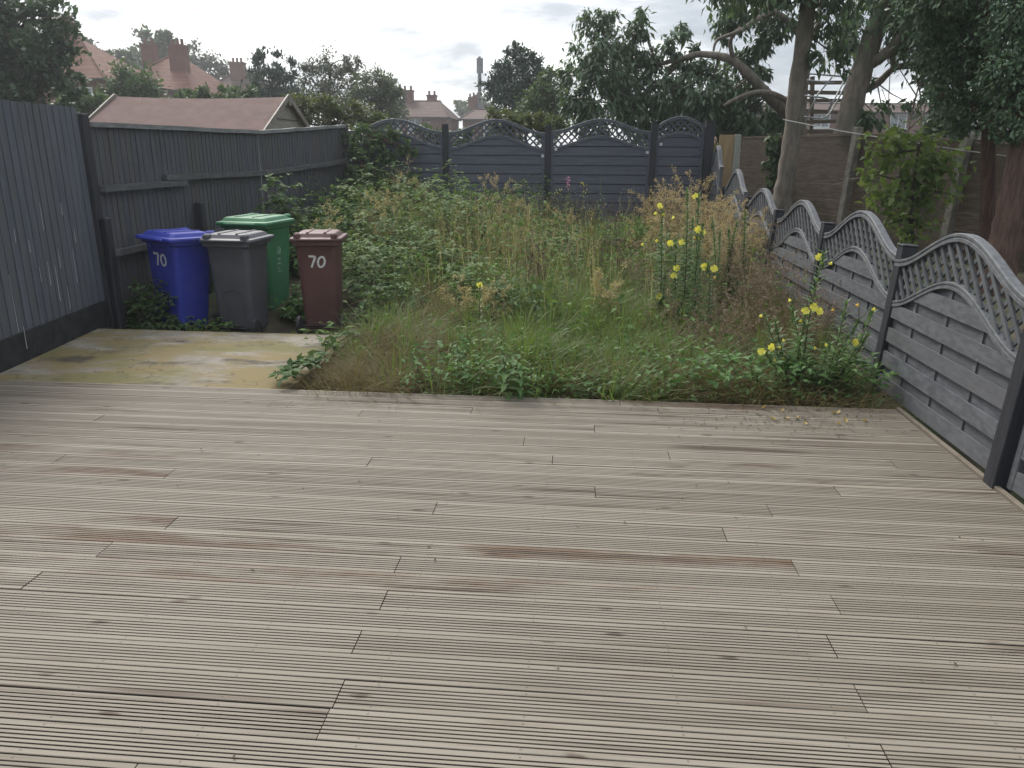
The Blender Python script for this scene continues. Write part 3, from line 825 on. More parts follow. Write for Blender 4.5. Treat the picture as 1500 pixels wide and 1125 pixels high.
        n_.build('printed_small_print', M_print, root)
    return root
bin_('blue wheelie bin with 70 hand painted in white beside the black fence post', (.026, .042, .33), .50, .58, 1.06, (-4.03, 7.42, -.21), math.radians(-24), (math.radians(-2), math.radians(2.0)), +1, number=(-.01, .76, .115, .012))
bin_('grey wheelie bin turned backwards with its wheels towards the deck', (.075, .076, .088), .50, .58, 1.06, (-3.39, 7.46, -.22), math.radians(-3), (0, 0), -1, arch=True)
bin_('brown wheelie bin with 70 hand painted in white at the right of the row', (.098, .042, .039), .46, .54, 1.05, (-2.585, 7.58, -.20), math.radians(9), (0, 0), -1, number=(-.005, .745, .11, -.01))
bin_('green wheelie bin, larger and half hidden behind the grey one', (.04, .17, .075), .58, .70, 1.10, (-3.53, 8.32, -.16), math.radians(-7), (0, 0), +1, logo=(-.03, .70))
# ------------------------------------------------------------------ trees: trunk, limbs, crown of small leaves
M_bark = solid('grey_brown_bark', (.115, .096, .077), (.20, .17, .138), scale=(2, 2, .5), ns=7, rough=.9, bump=.6, stain=(.11, .115, .085), stain_s=1.2, stain_lo=.5, stain_hi=.7)
M_barkred = solid('reddish_bark', (.075, .045, .034), (.13, .08, .06), scale=(5, 5, .6), ns=6, rough=.9, bump=.7)
M_bark_far = solid('dark_bark', (.05, .042, .035), (.08, .07, .06), ns=5, rough=.9)
L_dark = leaf('dark_green_leaf', (0.032, 0.064, 0.034), (0.072, 0.121, 0.065), (0.056, 0.089, 0.054), .25)
L_blue = leaf('blue_green_conifer', (0.031, 0.059, 0.042), (0.063, 0.098, 0.070), None, .15)
L_pale = leaf('pale_green_leaf', (0.063, 0.092, 0.046), (0.109, 0.132, 0.075), (0.092, 0.115, 0.057), .35)
L_wisp = leaf('grey_green_leaf', (.06, .08, .05), (.10, .115, .075), (.085, .09, .05), .3)
L_yell = leaf('yellow_green_leaf', (.075, .095, .038), (.125, .135, .055), (.06, .09, .04), .35)
L_ash = leaf('ash_leaf', (0.049, 0.099, 0.054), (0.125, 0.182, 0.100), (0.073, 0.125, 0.061), .28, rough=.42, spec=.5)
L_cyp = leaf('cypress_spray', (0.060, 0.113, 0.064), (0.134, 0.203, 0.104), (0.101, 0.153, 0.076), .12, rough=.6)
L_bush = leaf('maple_leaf', (0.114, 0.185, 0.054), (0.193, 0.252, 0.083), (0.184, 0.205, 0.060), .45)
L_hedge = leaf('hedge_leaf', (0.048, 0.089, 0.037), (0.097, 0.145, 0.059), (0.081, 0.113, 0.044), .3)

def pxr(c, rpx):
    return rpx * float((np.array(c) - CAM) @ _F) / FPX
def tree(name, lab, Y, trunk, lobes, n, L, W, mat, seed, cat='tree', bark=None, group=None, limbs=(), droop=.25, depth=.9, up=0.0, tight=.30, trunk_r=None, flat=False, loose=1.0):
    """trunk / limbs: lists of (px, py, radius px[, dY]); lobes: (px, py, r px[, ry px[, dY]])"""
    rng = np.random.default_rng(seed); bark = bark or M_bark_far
    tp = [at(t[0], t[1], Y + (t[3] if len(t) > 3 else 0)) for t in trunk]
    b0 = tp[0].copy(); b0[2] = float(gz(b0[0], b0[1])) - .05
    off = (float(b0[0]), float(b0[1]), float(b0[2]))
    root = thing(name, lab, cat, off, 0, group)
    pts = [b0] + [p for p in tp if p[2] > b0[2] + .05]
    rad = [pxr(tp[0], trunk[0][2]) * 1.15] + [pxr(p, t[2]) for p, t in zip(tp, trunk) if p[2] > b0[2] + .05]
    mb = MB()
    def wobbly(P, R_, sides):
        # smooth the path a little (Catmull-Rom) so that limbs bend
        Q, S = [], []
        for i in range(len(P) - 1):
            p0, p1, p2, p3 = P[max(i - 1, 0)], P[i], P[i + 1], P[min(i + 2, len(P) - 1)]
            for k in range(5):
                t = k / 5
                q = .5 * ((2 * p1) + (p2 - p0) * t + (2 * p0 - 5 * p1 + 4 * p2 - p3) * t * t + (3 * p1 - p0 - 3 * p2 + p3) * t ** 3)
                Q.append(q); S.append((R_[i] * (1 - t) + R_[i + 1] * t) * (1 + rng.uniform(-.085, .085)))
        Q.append(P[-1]); S.append(R_[-1]); mb.tube(Q, S, sides)
    wobbly(pts, rad, 12)
    for lm in limbs:
        P = [at(t[0], t[1], Y + (t[3] if len(t) > 3 else 0)) for t in lm]
        wobbly(P, [pxr(p, t[2]) for p, t in zip(P, lm)], 8)
    nb = NB(); cs, rs = [], []
    for lo in lobes:
        dY = lo[4] if len(lo) > 4 else float(rng.uniform(-1, 1)) * depth * lo[2] * Y / FPX
        c = at(lo[0], lo[1], Y + dY); cs.append(c); rx = pxr(c, lo[2]); rz_ = pxr(c, lo[3]) if len(lo) > 3 and lo[3] else rx
        rs.append((rx, rx * depth, rz_))
    cs = np.array(cs); rs = np.array(rs)
    wgt = rs[:, 0] * rs[:, 2]; wgt = wgt / wgt.sum()
    tips = np.array([p for p in pts[max(1, len(pts) // 2):]] + [p for lm in limbs for p in [at(t[0], t[1], Y + (t[3] if len(t) > 3 else 0)) for t in lm]])
    for c, r_, w in zip(cs, rs, wgt):
        k = max(5, int(w * n / 55)); m = max(1, int(w * n / k))
        d = rv(rng, k); u = rng.uniform(.25, 1.0, k) ** .55 * loose
        cl = c + d * r_ * u[:, None]
        csz = r_.mean() * tight * rng.uniform(.55, 1.25, k)
        # a limb to the lobe, twigs to its clumps
        j = np.argmin(np.linalg.norm(tips - c, axis=1)); a = tips[j]
        r0 = max(.012, .06 * r_.mean())
        mid = (a + c) / 2 + rng.normal(size=3) * r_.mean() * .15
        mb.tube([a, mid, c], [r0, r0 * .8, r0 * .5], 5, cap=False)
        for q in cl[:min(k, 10)]:
            mb.tube([c, (c + q) / 2 + rng.normal(size=3) * r_.mean() * .08, q], [r0 * .4, r0 * .3, r0 * .12], 4, cap=False)
        P = np.repeat(cl, m, 0) + rng.normal(size=(k * m, 3)) * np.repeat(csz, m)[:, None] * np.array([1, 1, .75])
        D = unit(rng.normal(size=(k * m, 3)) * .8 + unit(P - c) * .7 + np.array([0, 0, up - droop * 2]))
        N = unit(rng.normal(size=(k * m, 3)) * .5 + np.array([0, 0, 1.0]) + unit(P - c) * .3)
        Ls = L * rng.uniform(.6, 1.3, k * m)
        if flat: rhombs(nb, P, D, N, Ls, Ls * W / L)
        else: leaves(nb, P, D, N, Ls, Ls * W / L, .12, droop * .4)
    mb.build('trunk', bark, root, off, smooth=True)
    nb.build('crown', mat, root, off)
    return root

GT = 'trees beyond the fences'
tree('broadleaf_tree', 'tall dark tree at the far left rising above the blue grey fence', 20, [(20, 235, 9), (25, 150, 8), (30, 80, 6), (40, 30, 3)],
     [(20, 40, 50), (62, 62, 42), (75, 22, 26), (30, 105, 52), (84, 100, 26), (-45, 70, 60), (60, 132, 36), (-30, 5, 50), (100, 62, 17), (55, 5, 20), (10, 140, 45), (105, 125, 20), (-60, 140, 50)], 15000, .17, .10, L_dark, 1, flat=True, up=.5, droop=.1, group=GT)
tree('broadleaf_tree', 'thin pale tree behind the leftmost red roof', 68, [(150, 225, 3), (150, 100, 2)], [(122, 72, 14), (150, 92, 16), (172, 92, 18), (190, 95, 14), (138, 100, 14)], 3000, .42, .26, L_wisp, 2, flat=True, up=.5, droop=.1, group=GT)
tree('broadleaf_tree', 'leafy tree standing behind the chimneys of the red hipped roof', 75, [(225, 225, 4), (230, 90, 2)], [(212, 66, 13, 16), (238, 60, 11, 16), (250, 82, 18), (205, 90, 18), (228, 85, 20), (262, 92, 12)], 4000, .45, .28, L_pale, 3, flat=True, up=.6, droop=.1, group=GT)
tree('birch_tree', 'wispy see-through tree between the red hipped roof and the farther roofs', 80, [(300, 225, 3), (300, 90, 1.5)], [(285, 82, 16), (308, 92, 18), (330, 102, 12), (268, 84, 10), (295, 105, 18), (322, 115, 14)], 2600, .4, .2, L_wisp, 4, flat=True, group=GT)
tree('shrub_tree', 'round dark bush in front of the red roofed house wall', 30, [(192, 225, 4), (192, 140, 3)], [(190, 112, 24), (205, 132, 26), (178, 138, 24), (215, 145, 20), (195, 150, 28), (165, 150, 16)], 5000, .16, .10, L_hedge, 5, flat=True, up=.4, droop=.1, group=GT)
tree('hedge', 'low leafy hedge showing just above the red shed roof', 27, [(310, 215, 3), (310, 160, 2)], [(258, 142, 12), (280, 143, 11), (305, 142, 12), (330, 143, 11), (352, 143, 12), (370, 140, 12), (290, 158, 20), (340, 158, 20)], 3600, .14, .09, L_hedge, 6, cat='hedge', flat=True, up=.3, droop=.1)
tree('shrub_tree', 'dark leafy shrubs under the leftmost house window beside the tall dark tree', 26, [(125, 220, 3), (125, 160, 2)], [(118, 140, 14), (108, 158, 22), (140, 158, 18), (128, 168, 20)], 2600, .14, .09, L_hedge, 7, flat=True, up=.3, droop=.1)
tree('conifer_tree', 'dark spiky topped tree right behind the shed gable', 34, [(405, 220, 4), (405, 130, 3)], [(386, 95, 10, 22), (404, 92, 9, 20), (424, 105, 11, 16), (395, 122, 20), (418, 128, 22), (388, 148, 24), (430, 150, 24), (408, 165, 30), (375, 110, 8, 20)], 6500, .17, .08, L_blue, 8, flat=True, up=1.0, droop=0, group=GT)
tree('birch_tree', 'pale feathery tree with drooping twigs behind the left corner of the garden', 36, [(485, 220, 3.5), (482, 140, 2.5), (485, 95, 1.5)], [(455, 95, 13, 18), (482, 92, 18), (505, 90, 14, 18), (520, 100, 9, 18), (462, 122, 22), (495, 125, 24), (520, 128, 14, 24), (480, 152, 28), (510, 160, 24), (447, 150, 18)], 7500, .15, .075, L_wisp, 9, flat=True, droop=.5, group=GT)
tree('broadleaf_tree', 'bushy grey green tree to the left of the distant brick houses', 32, [(552, 220, 3.5), (552, 150, 2.5)], [(540, 118, 16, 18), (558, 122, 18), (572, 135, 16), (545, 145, 24), (570, 155, 20), (550, 170, 26), (530, 140, 14)], 6000, .15, .07, L_pale, 10, flat=True, up=.3, droop=.3, group=GT)
tree('conifer_tree', 'narrow dark treetop peeping out behind the bushy grey green tree', 55, [(580, 220, 2.5), (578, 150, 2)], [(578, 132, 12), (586, 145, 10), (572, 125, 8), (580, 160, 16)], 2200, .24, .12, L_blue, 11, flat=True, up=.6, droop=0, group=GT)
tree('shrub', 'yellow green shrub showing over the left corner of the fence', 17.5, [(470, 235, 3), (470, 185, 2)], [(425, 160, 16), (450, 158, 18), (478, 165, 20), (505, 158, 16), (535, 168, 18), (440, 178, 18), (495, 180, 22), (560, 178, 16), (420, 180, 14)], 6000, .085, .05, L_yell, 12, cat='shrub', flat=True, up=.3, droop=.1)
tree('broadleaf_tree', 'compact dark tree right of the telecom mast', 30, [(752, 225, 4), (755, 140, 3)], [(735, 105, 15), (758, 88, 17), (752, 72, 9), (775, 92, 15), (728, 132, 17), (755, 125, 28), (785, 122, 20), (745, 150, 25), (775, 150, 24), (790, 95, 10), (712, 128, 9)], 8500, .15, .075, L_blue, 13, flat=True, up=.4, droop=.15, group=GT)
tree('broadleaf_tree', 'rounded mid green tree between the dark tree and the ash', 25, [(803, 225, 4), (803, 160, 3)], [(803, 108, 13), (795, 130, 20), (815, 130, 18), (790, 155, 24), (818, 158, 22), (805, 175, 26), (775, 170, 18)], 6000, .13, .065, L_hedge, 14, flat=True, up=.2, droop=.3, group=GT)
tree('broadleaf_tree', 'hazy far treetops behind the mast foot', 110, [(685, 225, 2), (685, 170, 1.5)], [(672, 153, 7), (688, 157, 9), (702, 153, 8), (712, 160, 8), (678, 166, 9), (700, 166, 9)], 1500, .5, .3, L_pale, 15, flat=True, up=.3, droop=0, group=GT)
tree('shrub', 'yellowing shrub just over the middle of the back fence', 15.5, [(770, 235, 3), (770, 195, 2)], [(722, 172, 12), (745, 176, 12), (770, 178, 14), (795, 180, 12), (815, 178, 12), (760, 190, 16), (735, 190, 14), (800, 192, 15)], 3600, .08, .04, L_yell, 16, cat='shrub', flat=True, up=.3, droop=.2)
tree('hedge', 'green hedge seen through the trellis of the back fence', 15.2, [(640, 240, 3), (640, 210, 2)], [(530, 205, 14), (560, 203, 14), (590, 204, 14), (620, 200, 15), (650, 200, 14), (680, 204, 14), (710, 205, 14), (545, 225, 18), (600, 225, 18), (660, 225, 18), (700, 225, 18)], 3600, .09, .05, L_hedge, 17, cat='hedge', flat=True, up=.2, droop=.2)

# the big ash with its bowed limb
tree('ash_tree', 'big ash with a bowed limb and drooping leaves behind the back fence', 16.3, [(1172, 250, 9), (1172, 170, 8.5), (1178, 110, 7.5), (1182, 40, 6), (1186, -30, 4)],
     [(872, 40, 20), (890, 22, 12), (905, 62, 26), (935, 48, 16), (940, 22, 10), (858, 85, 22), (838, 105, 16), (888, 105, 32), (930, 95, 28), (880, 145, 34), (845, 150, 20), (930, 140, 36), (982, 62, 16), (1000, 45, 8, 14), (985, 125, 36), (1015, 88, 16), (1035, 130, 36), (1080, 120, 30), (940, 172, 32), (995, 170, 36), (1050, 165, 34), (1095, 160, 30), (865, 182, 24), (1125, 165, 24), (1140, 190, 22), (1080, 190, 26), (1110, 60, 20), (1085, 85, 12), (1115, 105, 16), (1075, 20, 24), (1100, -10, 30), (1060, 50, 10), (1135, 30, 24)], 23000, .15, .05, L_ash, 20, bark=M_bark,
     limbs=[[(1172, 200, 9), (1150, 165, 8.5, -.3), (1125, 140, 8, -.5), (1100, 112, 7, -.6), (1075, 90, 6, -.6), (1052, 82, 5.5, -.5), (1020, 80, 4.5, -.3), (995, 90, 4), (975, 105, 3)],
            [(1170, 165, 5), (1145, 143, 4.5, -.8), (1115, 135, 4, -1), (1085, 142, 3.2, -1.1), (1060, 155, 2, -1.2)], [(1180, 60, 6), (1140, 20, 4.5, -.6), (1110, 28, 4, -.8), (1085, 45, 3.2, -.9), (1052, 58, 2.5, -.9), (1045, 75, 1.5, -.9)],
            [(1075, 90, 4, -.6), (1070, 60, 3, -.7), (1085, 40, 2.5, -.8)], [(1020, 80, 3.5, -.3), (960, 95, 3), (920, 100, 2.4, .3), (880, 110, 1.5, .5)], [(995, 90, 3), (955, 130, 2.2), (900, 150, 1.4)], [(960, 95, 2.5), (950, 60, 1.8), (935, 30, 1)], [(920, 100, 2), (895, 70, 1.5), (880, 40, 1)]],
     droop=.55, tight=.30, loose=1.12)
# the pale trunk in front of the brown fence
tree('leaning_tree', 'pale trunked tree leaning in front of the brown board fence', 11.5, [(1144, 300, 15), (1151, 262, 12.5), (1160, 200, 12), (1167, 130, 12), (1177, 60, 12), (1186, -10, 10.5), (1194, -90, 8), (1200, -170, 5)],
     [(1215, 25, 22), (1225, 58, 24), (1205, 82, 16), (1100, -60, 70), (1170, -110, 80), (1250, -60, 70), (1140, -30, 40), (1210, -20, 36), (1235, 95, 12), (1195, 45, 12), (1060, -30, 30), (1160, -190, 70), (1240, -150, 60)], 8500, .13, .05, L_ash, 21, bark=M_bark,
     limbs=[[(1180, 45, 6), (1190, 55, 5, .3), (1200, 30, 4, .5), (1200, 5, 3, .7)], [(1186, -10, 8), (1140, -50, 5), (1100, -70, 3)], [(1190, -50, 7), (1230, -80, 4), (1260, -100, 2)]], droop=.5, tight=.34)
tree('forked_tree', 'thick forked trunk rising behind the brown board fence by the metal frame', 14.6, [(1232, 250, 18), (1238, 195, 16.5), (1249, 150, 16), (1262, 105, 15.5), (1278, 55, 14.5), (1296, 5, 12.5), (1312, -50, 10), (1320, -120, 6)],
     [(1262, 25, 26), (1240, 55, 20), (1300, 75, 18), (1335, 30, 40), (1370, 70, 40), (1320, -30, 70), (1390, -10, 60), (1355, 105, 22), (1265, -40, 40), (1330, 150, 10), (1280, 165, 20), (1262, 180, 14), (1298, 190, 14), (1385, 150, 28), (1405, 110, 30), (1350, 185, 24), (1400, 190, 26), (1270, 120, 10), (1375, 170, 20)], 9000, .14, .055, L_ash, 22, bark=M_bark,
     limbs=[[(1268, 98, 8), (1298, 78, 7.5, -.2), (1325, 48, 6.5, -.4), (1345, 15, 5, -.6), (1360, -30, 4, -.6)], [(1254, 138, 6), (1285, 122, 5.5, .2), (1310, 100, 4.5, .3), (1340, 95, 5, .3), (1380, 88, 3, .3)], [(1310, 100, 4, .3), (1303, 75, 3.2, .3), (1298, 60, 2.4, .3)], [(1262, 105, 8), (1250, 60, 6, .3), (1247, 20, 5, .5), (1245, -20, 3, .6)]], droop=.5, tight=.34)
GC = 'reddish trunked conifers at the right'
tree('cypress_tree', 'slim reddish conifer trunk standing before the brown fence, dark sprays above', 9.3, [(1443, 385, 12), (1446, 330, 10.5), (1447, 260, 10), (1448, 190, 9.5), (1446, 90, 8), (1440, -40, 6)],
     [(1390, 35, 40), (1375, 85, 30), (1418, 70, 42), (1400, 125, 32), (1440, 130, 36), (1380, 140, 16), (1425, 165, 24), (1460, 172, 20), (1430, 15, 50), (1350, 20, 26), (1470, 60, 46), (1410, -50, 60), (1360, -30, 40), (1460, -120, 60), (1395, 180, 14), (1408, 190, 12)], 23000, .062, .026, L_cyp, 23, bark=M_barkred, droop=.35, tight=.30, flat=True, group=GC)
tree('cypress_tree', 'thick reddish conifer trunk at the right edge leaning outward before the brown fence', 8.4, [(1462, 400, 24), (1472, 350, 20), (1482, 290, 18), (1494, 230, 17), (1505, 160, 16), (1515, 60, 13), (1520, -60, 9)],
     [(1478, 95, 36), (1500, 140, 40), (1470, 158, 26), (1495, 175, 30), (1452, 130, 22), (1520, 100, 50), (1485, 40, 40), (1510, 0, 50), (1560, 130, 60), (1570, 40, 70), (1530, -80, 70), (1450, 178, 14), (1600, 180, 50), (1470, 190, 14)], 24000, .06, .026, L_cyp, 24, bark=M_barkred, droop=.4, tight=.28, flat=True, group=GC,
     limbs=[[(1472, 398, 14, .1), (1490, 350, 13, .1), (1512, 280, 12, .1), (1532, 190, 11, .1), (1545, 80, 8, .1)]])
tree('bush', 'bright green sapling bush with yellowing leaves against the brown board fence', 9.7, [(1338, 370, 3), (1335, 320, 2.8), (1338, 270, 2.4), (1345, 220, 1.5)],
     [(1290, 222, 20), (1318, 218, 22), (1348, 212, 24), (1376, 228, 20), (1286, 256, 18), (1318, 258, 24), (1355, 258, 28), (1390, 250, 16), (1298, 290, 16), (1340, 292, 26), (1374, 285, 18), (1396, 285, 9), (1320, 325, 22), (1345, 330, 18), (1298, 330, 9), (1325, 352, 15), (1357, 200, 12)], 1150, .10, .075, L_bush, 25, cat='bush', bark=M_bark_far, droop=.35, tight=.55, loose=1.15)
tree('climbing_ivy', 'narrow strip of dark ivy climbing the brown fence left of the pale trunk', 13.9, [(1133, 275, .8), (1133, 235, .8)], [(1132, 205, 8), (1138, 222, 8), (1130, 240, 8), (1134, 258, 8), (1128, 215, 6), (1131, 268, 5)], 380, .10, .085, L_hedge, 26, cat='ivy', droop=.6, depth=.2, tight=.5)
tree('yellow_weed', 'tall pale yellow weed behind the new timber board', 15.2, [(1050, 262, .8), (1045, 225, .8)], [(1042, 216, 7), (1046, 228, 7), (1078, 222, 5), (1075, 245, 6), (1048, 240, 7), (1040, 205, 4)], 500, .07, .04, leaf('pale_yellow_leaf', (.26, .22, .07), (.36, .3, .12)), 27, cat='weed', droop=.1, up=.6)

# dead sapling: bare grey twigs over the bush
off = at(1312, 330, 10.2); off[2] = float(gz(off[0], off[1]))
d = MB()
for path in ([(1318, 330, 2), (1318, 240, 1.8), (1330, 190, 1.5), (1342, 140, 1.2), (1350, 110, .8)], [(1330, 190, 1.2), (1352, 170, 1), (1365, 120, .8), (1375, 95, .5)], [(1342, 140, 1), (1320, 105, .7), (1310, 85, .5)], [(1347, 125, .8), (1372, 105, .6), (1392, 112, .5)],
             [(1320, 230, 1.2), (1303, 190, .9), (1302, 140, .7), (1305, 90, .5)], [(1352, 170, .8), (1372, 150, .6), (1380, 135, .4)], [(1335, 170, .8), (1355, 140, .6), (1352, 90, .5)], [(1318, 320, 1), (1285, 265, .8), (1262, 260, .5), (1205, 275, .4)], [(1262, 260, .5), (1240, 262, .4)], [(1303, 160, .6), (1292, 130, .4)]):
    P = [at(a, b, 10.2 + .3 * math.sin(a)) for a, b, _ in path]; d.tube(P, [pxr(p, t[2]) for p, t in zip(P, path)], 5)
t = thing('dead_sapling', 'bare dead sapling with pale leafless twigs rising out of the bright green bush', 'sapling', off)
d.build('stem', solid('pale_dead_twig', (.17, .14, .115), (.24, .20, .165), ns=6, rough=.9), t, tuple(off), smooth=True)

# washing line
a, m_, b = at(1147, 175, 11.32), at(1330, 208, 10.1), at(1500, 232, 9.1)
c = b + (b - m_) * .75; c[2] += .015
w = MB(); w.tube([a, (a + m_) / 2 - np.array([0, 0, .012]), m_, (m_ + b) / 2 - np.array([0, 0, .006]), b, c], .0055, 5)
tag(w.build('washing_line', solid('white_cord', (.55, .55, .53)), None, tuple(a)), 'thin white washing line tied round the pale leaning trunk', 'rope')

# metal bed frame and old boards behind the brown fence
Y0 = 15.5
t = thing('metal_frame', 'bent tubular metal frame jammed upright between the trunks behind the brown fence', 'frame', at(1210, 230, Y0))
o_ = tuple(t.location); mz = solid('galvanised_tube', (.30, .31, .32), (.42, .43, .44), rough=.35, metal=.6)
for path, lb in (([(1186, 108), (1246, 113)], 'crossbar'), ([(1178, 117), (1222, 122)], 'crossbar'), ([(1176, 140), (1205, 143), (1213, 145), (1217, 150), (1217, 158), (1213, 164)], 'hoop'), ([(1242, 117), (1228, 145), (1218, 162), (1211, 171), (1202, 174), (1178, 171)], 'hoop'), ([(1238, 116), (1222, 146), (1214, 160)], 'strut'), ([(1219, 113), (1198, 138), (1182, 170)], 'strut')):
    k = MB(); P = [at(x, y, Y0 + .15 * (x - 1210) / 40) for x, y in path]; k.tube(P, pxr(P[0], 1.25), 8); k.build(lb, mz, t, o_, smooth=True)
t = thing('board_stack', 'old brown planks nailed up as a platform behind the metal frame', 'planks', at(1210, 240, 17.4)); o_ = tuple(t.location)
r = random.Random(4)
for i, y in enumerate((122, 135, 148, 163, 178, 192)):
    k = MB(); a, b = at(1176 + r.uniform(-3, 3), y + r.uniform(-1, 1), 17.2), at(1256 + r.uniform(-3, 3), y + r.uniform(-2, 3), 17.4); k.beam(a, b, .03, .075); k.build('plank', M_oldwood, t, o_)
for x in (1190, 1240):
    k = MB(); k.beam(at(x, 112, 17.55), at(x - 4, 245, 17.55), .08, .08, up=(0, 1, 0)); k.build('upright', M_oldwood, t, o_)

# ------------------------------------------------------------------ houses, shed, mast, cars
def brickmat():
    m, nt, b = base_mat('red_brick', .85, .2)
    v = _coord(nt); sp = _n(nt, 'ShaderNodeSeparateXYZ'); nt.links.new(v, sp.inputs[0])
    cb = _n(nt, 'ShaderNodeCombineXYZ'); ad = _n(nt, 'ShaderNodeMath', operation='ADD')
    nt.links.new(sp.outputs['X'], ad.inputs[0]); nt.links.new(sp.outputs['Y'], ad.inputs[1]); nt.links.new(ad.outputs[0], cb.inputs[0]); nt.links.new(sp.outputs['Z'], cb.inputs[1])
    t = _n(nt, 'ShaderNodeTexBrick'); t.inputs['Scale'].default_value = 4.4; t.inputs['Mortar Size'].default_value = .02
    t.inputs['Color1'].default_value, t.inputs['Color2'].default_value, t.inputs['Mortar'].default_value = (.13, .045, .030, 1), (.17, .066, .046, 1), (.15, .115, .095, 1)
    nt.links.new(cb.outputs[0], t.inputs['Vector'])
    nt.links.new(_mixc(nt, _ramp(nt, _noise(nt, v, .7), .45, .7), t.outputs['Color'], (.17, .085, .065)), b.inputs['Base Color']); return m
M_brick = brickmat()
def tilemat(name, c1, c2):
    m, nt, b = base_mat(name, .8, .25)
    v = _coord(nt); w = _n(nt, 'ShaderNodeTexWave', wave_type='BANDS', bands_direction='Z', wave_profile='SAW'); w.inputs['Scale'].default_value = 1.05
    nt.links.new(v, w.inputs['Vector'])
    col = _mixc(nt, _ramp(nt, _noise(nt, v, 1.3), .4, .65), c1, c2)
    col = _mixc(nt, _ramp(nt, w.outputs['Fac'], .78, 1.0), col, tuple(x * .55 for x in c1))
    nt.links.new(col, b.inputs['Base Color']); return m
M_tile = tilemat('red_roof_tile', (.130, .052, .032), (.165, .072, .046))
M_tile2 = tilemat('brown_roof_tile', (.066, .036, .027), (.09, .05, .038))
M_glass = solid('window_glass', (.08, .10, .11), (.25, .28, .29), ns=.8, rough=.12, spec=.6)
M_upvc = solid('white_window_frame', (.62, .62, .60), rough=.5)
def house(name, lab, x0, x1, y0, y1, ze, zr, tile, hip=1.0, chim=(), wins=(), sidewins=(), group='houses beyond the garden', wall=None, porch=None):
    off = (x0, y0, .3); t = thing(name, lab, 'house', off, 0, group)
    w = MB(); w.box(x0, x1, y0, y1, .2, ze); w.build('wall', wall or M_brick, t, off)
    e_ = .35; ym = (y0 + y1) / 2; hx = min((y1 - y0) / 2 * hip, (x1 - x0) / 2 - .05)
    r = MB(); P = [(x0 - e_, y0 - e_, ze - .05), (x1 + e_, y0 - e_, ze - .05), (x1 + e_, y1 + e_, ze - .05), (x0 - e_, y1 + e_, ze - .05), (x0 + hx, ym, zr), (x1 - hx, ym, zr)]
    r.add(P, [(0, 1, 5, 4), (1, 2, 5), (2, 3, 4, 5), (3, 0, 4), (3, 2, 1, 0)])
    ro = r.build('roof', tile, t, off)
    g = MB(); g.box(x0 - e_ - .02, x1 + e_ + .02, y0 - e_ - .1, y0 - e_ - .02, ze - .12, ze + .0); g.build('gutter', M_bark_far, t, off)
    hp = MB()
    for a, b in ((P[0], P[4]), (P[1], P[5]), (P[4], P[5])): hp.tube([a, b], .09, 6)
    rt = hp.build('ridge_tile', tile, ro, off)
    for cx_, cy_, w_, za, zb in chim:
        c = MB(); c.box(cx_ - w_ / 2, cx_ + w_ / 2, cy_ - .4, cy_ + .4, za, zb); c.box(cx_ - w_ / 2 - .06, cx_ + w_ / 2 + .06, cy_ - .46, cy_ + .46, zb, zb + .15)
        for q in np.linspace(-.3, .3, max(2, int(w_ / .35))): c.tube([(cx_ + q * w_, cy_, zb + .15), (cx_ + q * w_, cy_, zb + .55)], .11, 8)
        c.build('chimney', M_brick, ro, off)
    for lst, side in ((wins, 0), (sidewins, 1)):
        for a, z, ww, hh in lst:
            f = MB(); g = MB()
            def bx(mb, u0, u1, z0, z1, d0, d1):
                if side == 0: mb.box(u0, u1, y0 - d1, y0 - d0, z0, z1)
                else: mb.box(x1 + d0, x1 + d1, u0, u1, z0, z1)
            for u0, u1, q0, q1 in ((a, a + ww, z, z + .1), (a, a + ww, z + hh - .1, z + hh), (a, a + .09, z + .1, z + hh - .1), (a + ww - .09, a + ww, z + .1, z + hh - .1), (a + ww / 2 - .04, a + ww / 2 + .04, z + .1, z + hh - .1)):
                bx(f, u0, u1, q0, q1, .01, .08)
            bx(f, a - .1, a + ww + .1, z - .1, z - .003, .01, .16)
            bx(g, a + .09, a + ww - .09, z + .1, z + hh - .1, .02, .04)
            fo = f.build('window', M_upvc, t, off); g.build('pane', M_glass, fo, off)
    if porch:
        a, b, z = porch; q = MB(); q.add([(a, y0 - 1.2, z), (b, y0 - 1.2, z), (b, y0 - .01, z + .7), (a, y0 - .01, z + .7), (a, y0 - 1.2, z - .15), (b, y0 - 1.2, z - .15), (b, y0 - .01, z - .15), (a, y0 - .01, z - .15)], [(0, 1, 2, 3), (0, 4, 5, 1), (7, 6, 5, 4), (1, 5, 6, 2), (3, 7, 4, 0), (2, 6, 7, 3)])
        q.build('porch_roof', tile, t, off)
    return t
house('brick_house', 'red roofed brick house at the far left behind the dark tree', -33.4, -26.9, 44.0, 51, 5.45, 8.0, M_tile, 1.0, ((-31, 47.5, 1.0, 7, 8.9),), ((-28.8, 3.6, 1.2, 1.4),), ((45, 3.6, 1.2, 1.2),))
house('brick_house', 'red hipped roof house with two chimneys behind the shed', -32.6, -26.9, 54, 62.5, 5.6, 8.35, M_tile, .62, ((-31.7, 58.2, .9, 7.5, 8.9), (-28.6, 56.4, 1.1, 6.3, 8.6)), ((-29.8, 3.9, 1.1, 1.2),), ((55.2, 4.0, 1.0, 1.2),))
house('brick_house', 'dark roofed house lower down right of the hipped roof house', -36.0, -28.9, 73, 80, 6.2, 9.0, M_tile2, .8, ((-32.6, 75.5, 1.3, 8.0, 9.5),), ((-31.2, 4.4, 1.1, 1.2),))
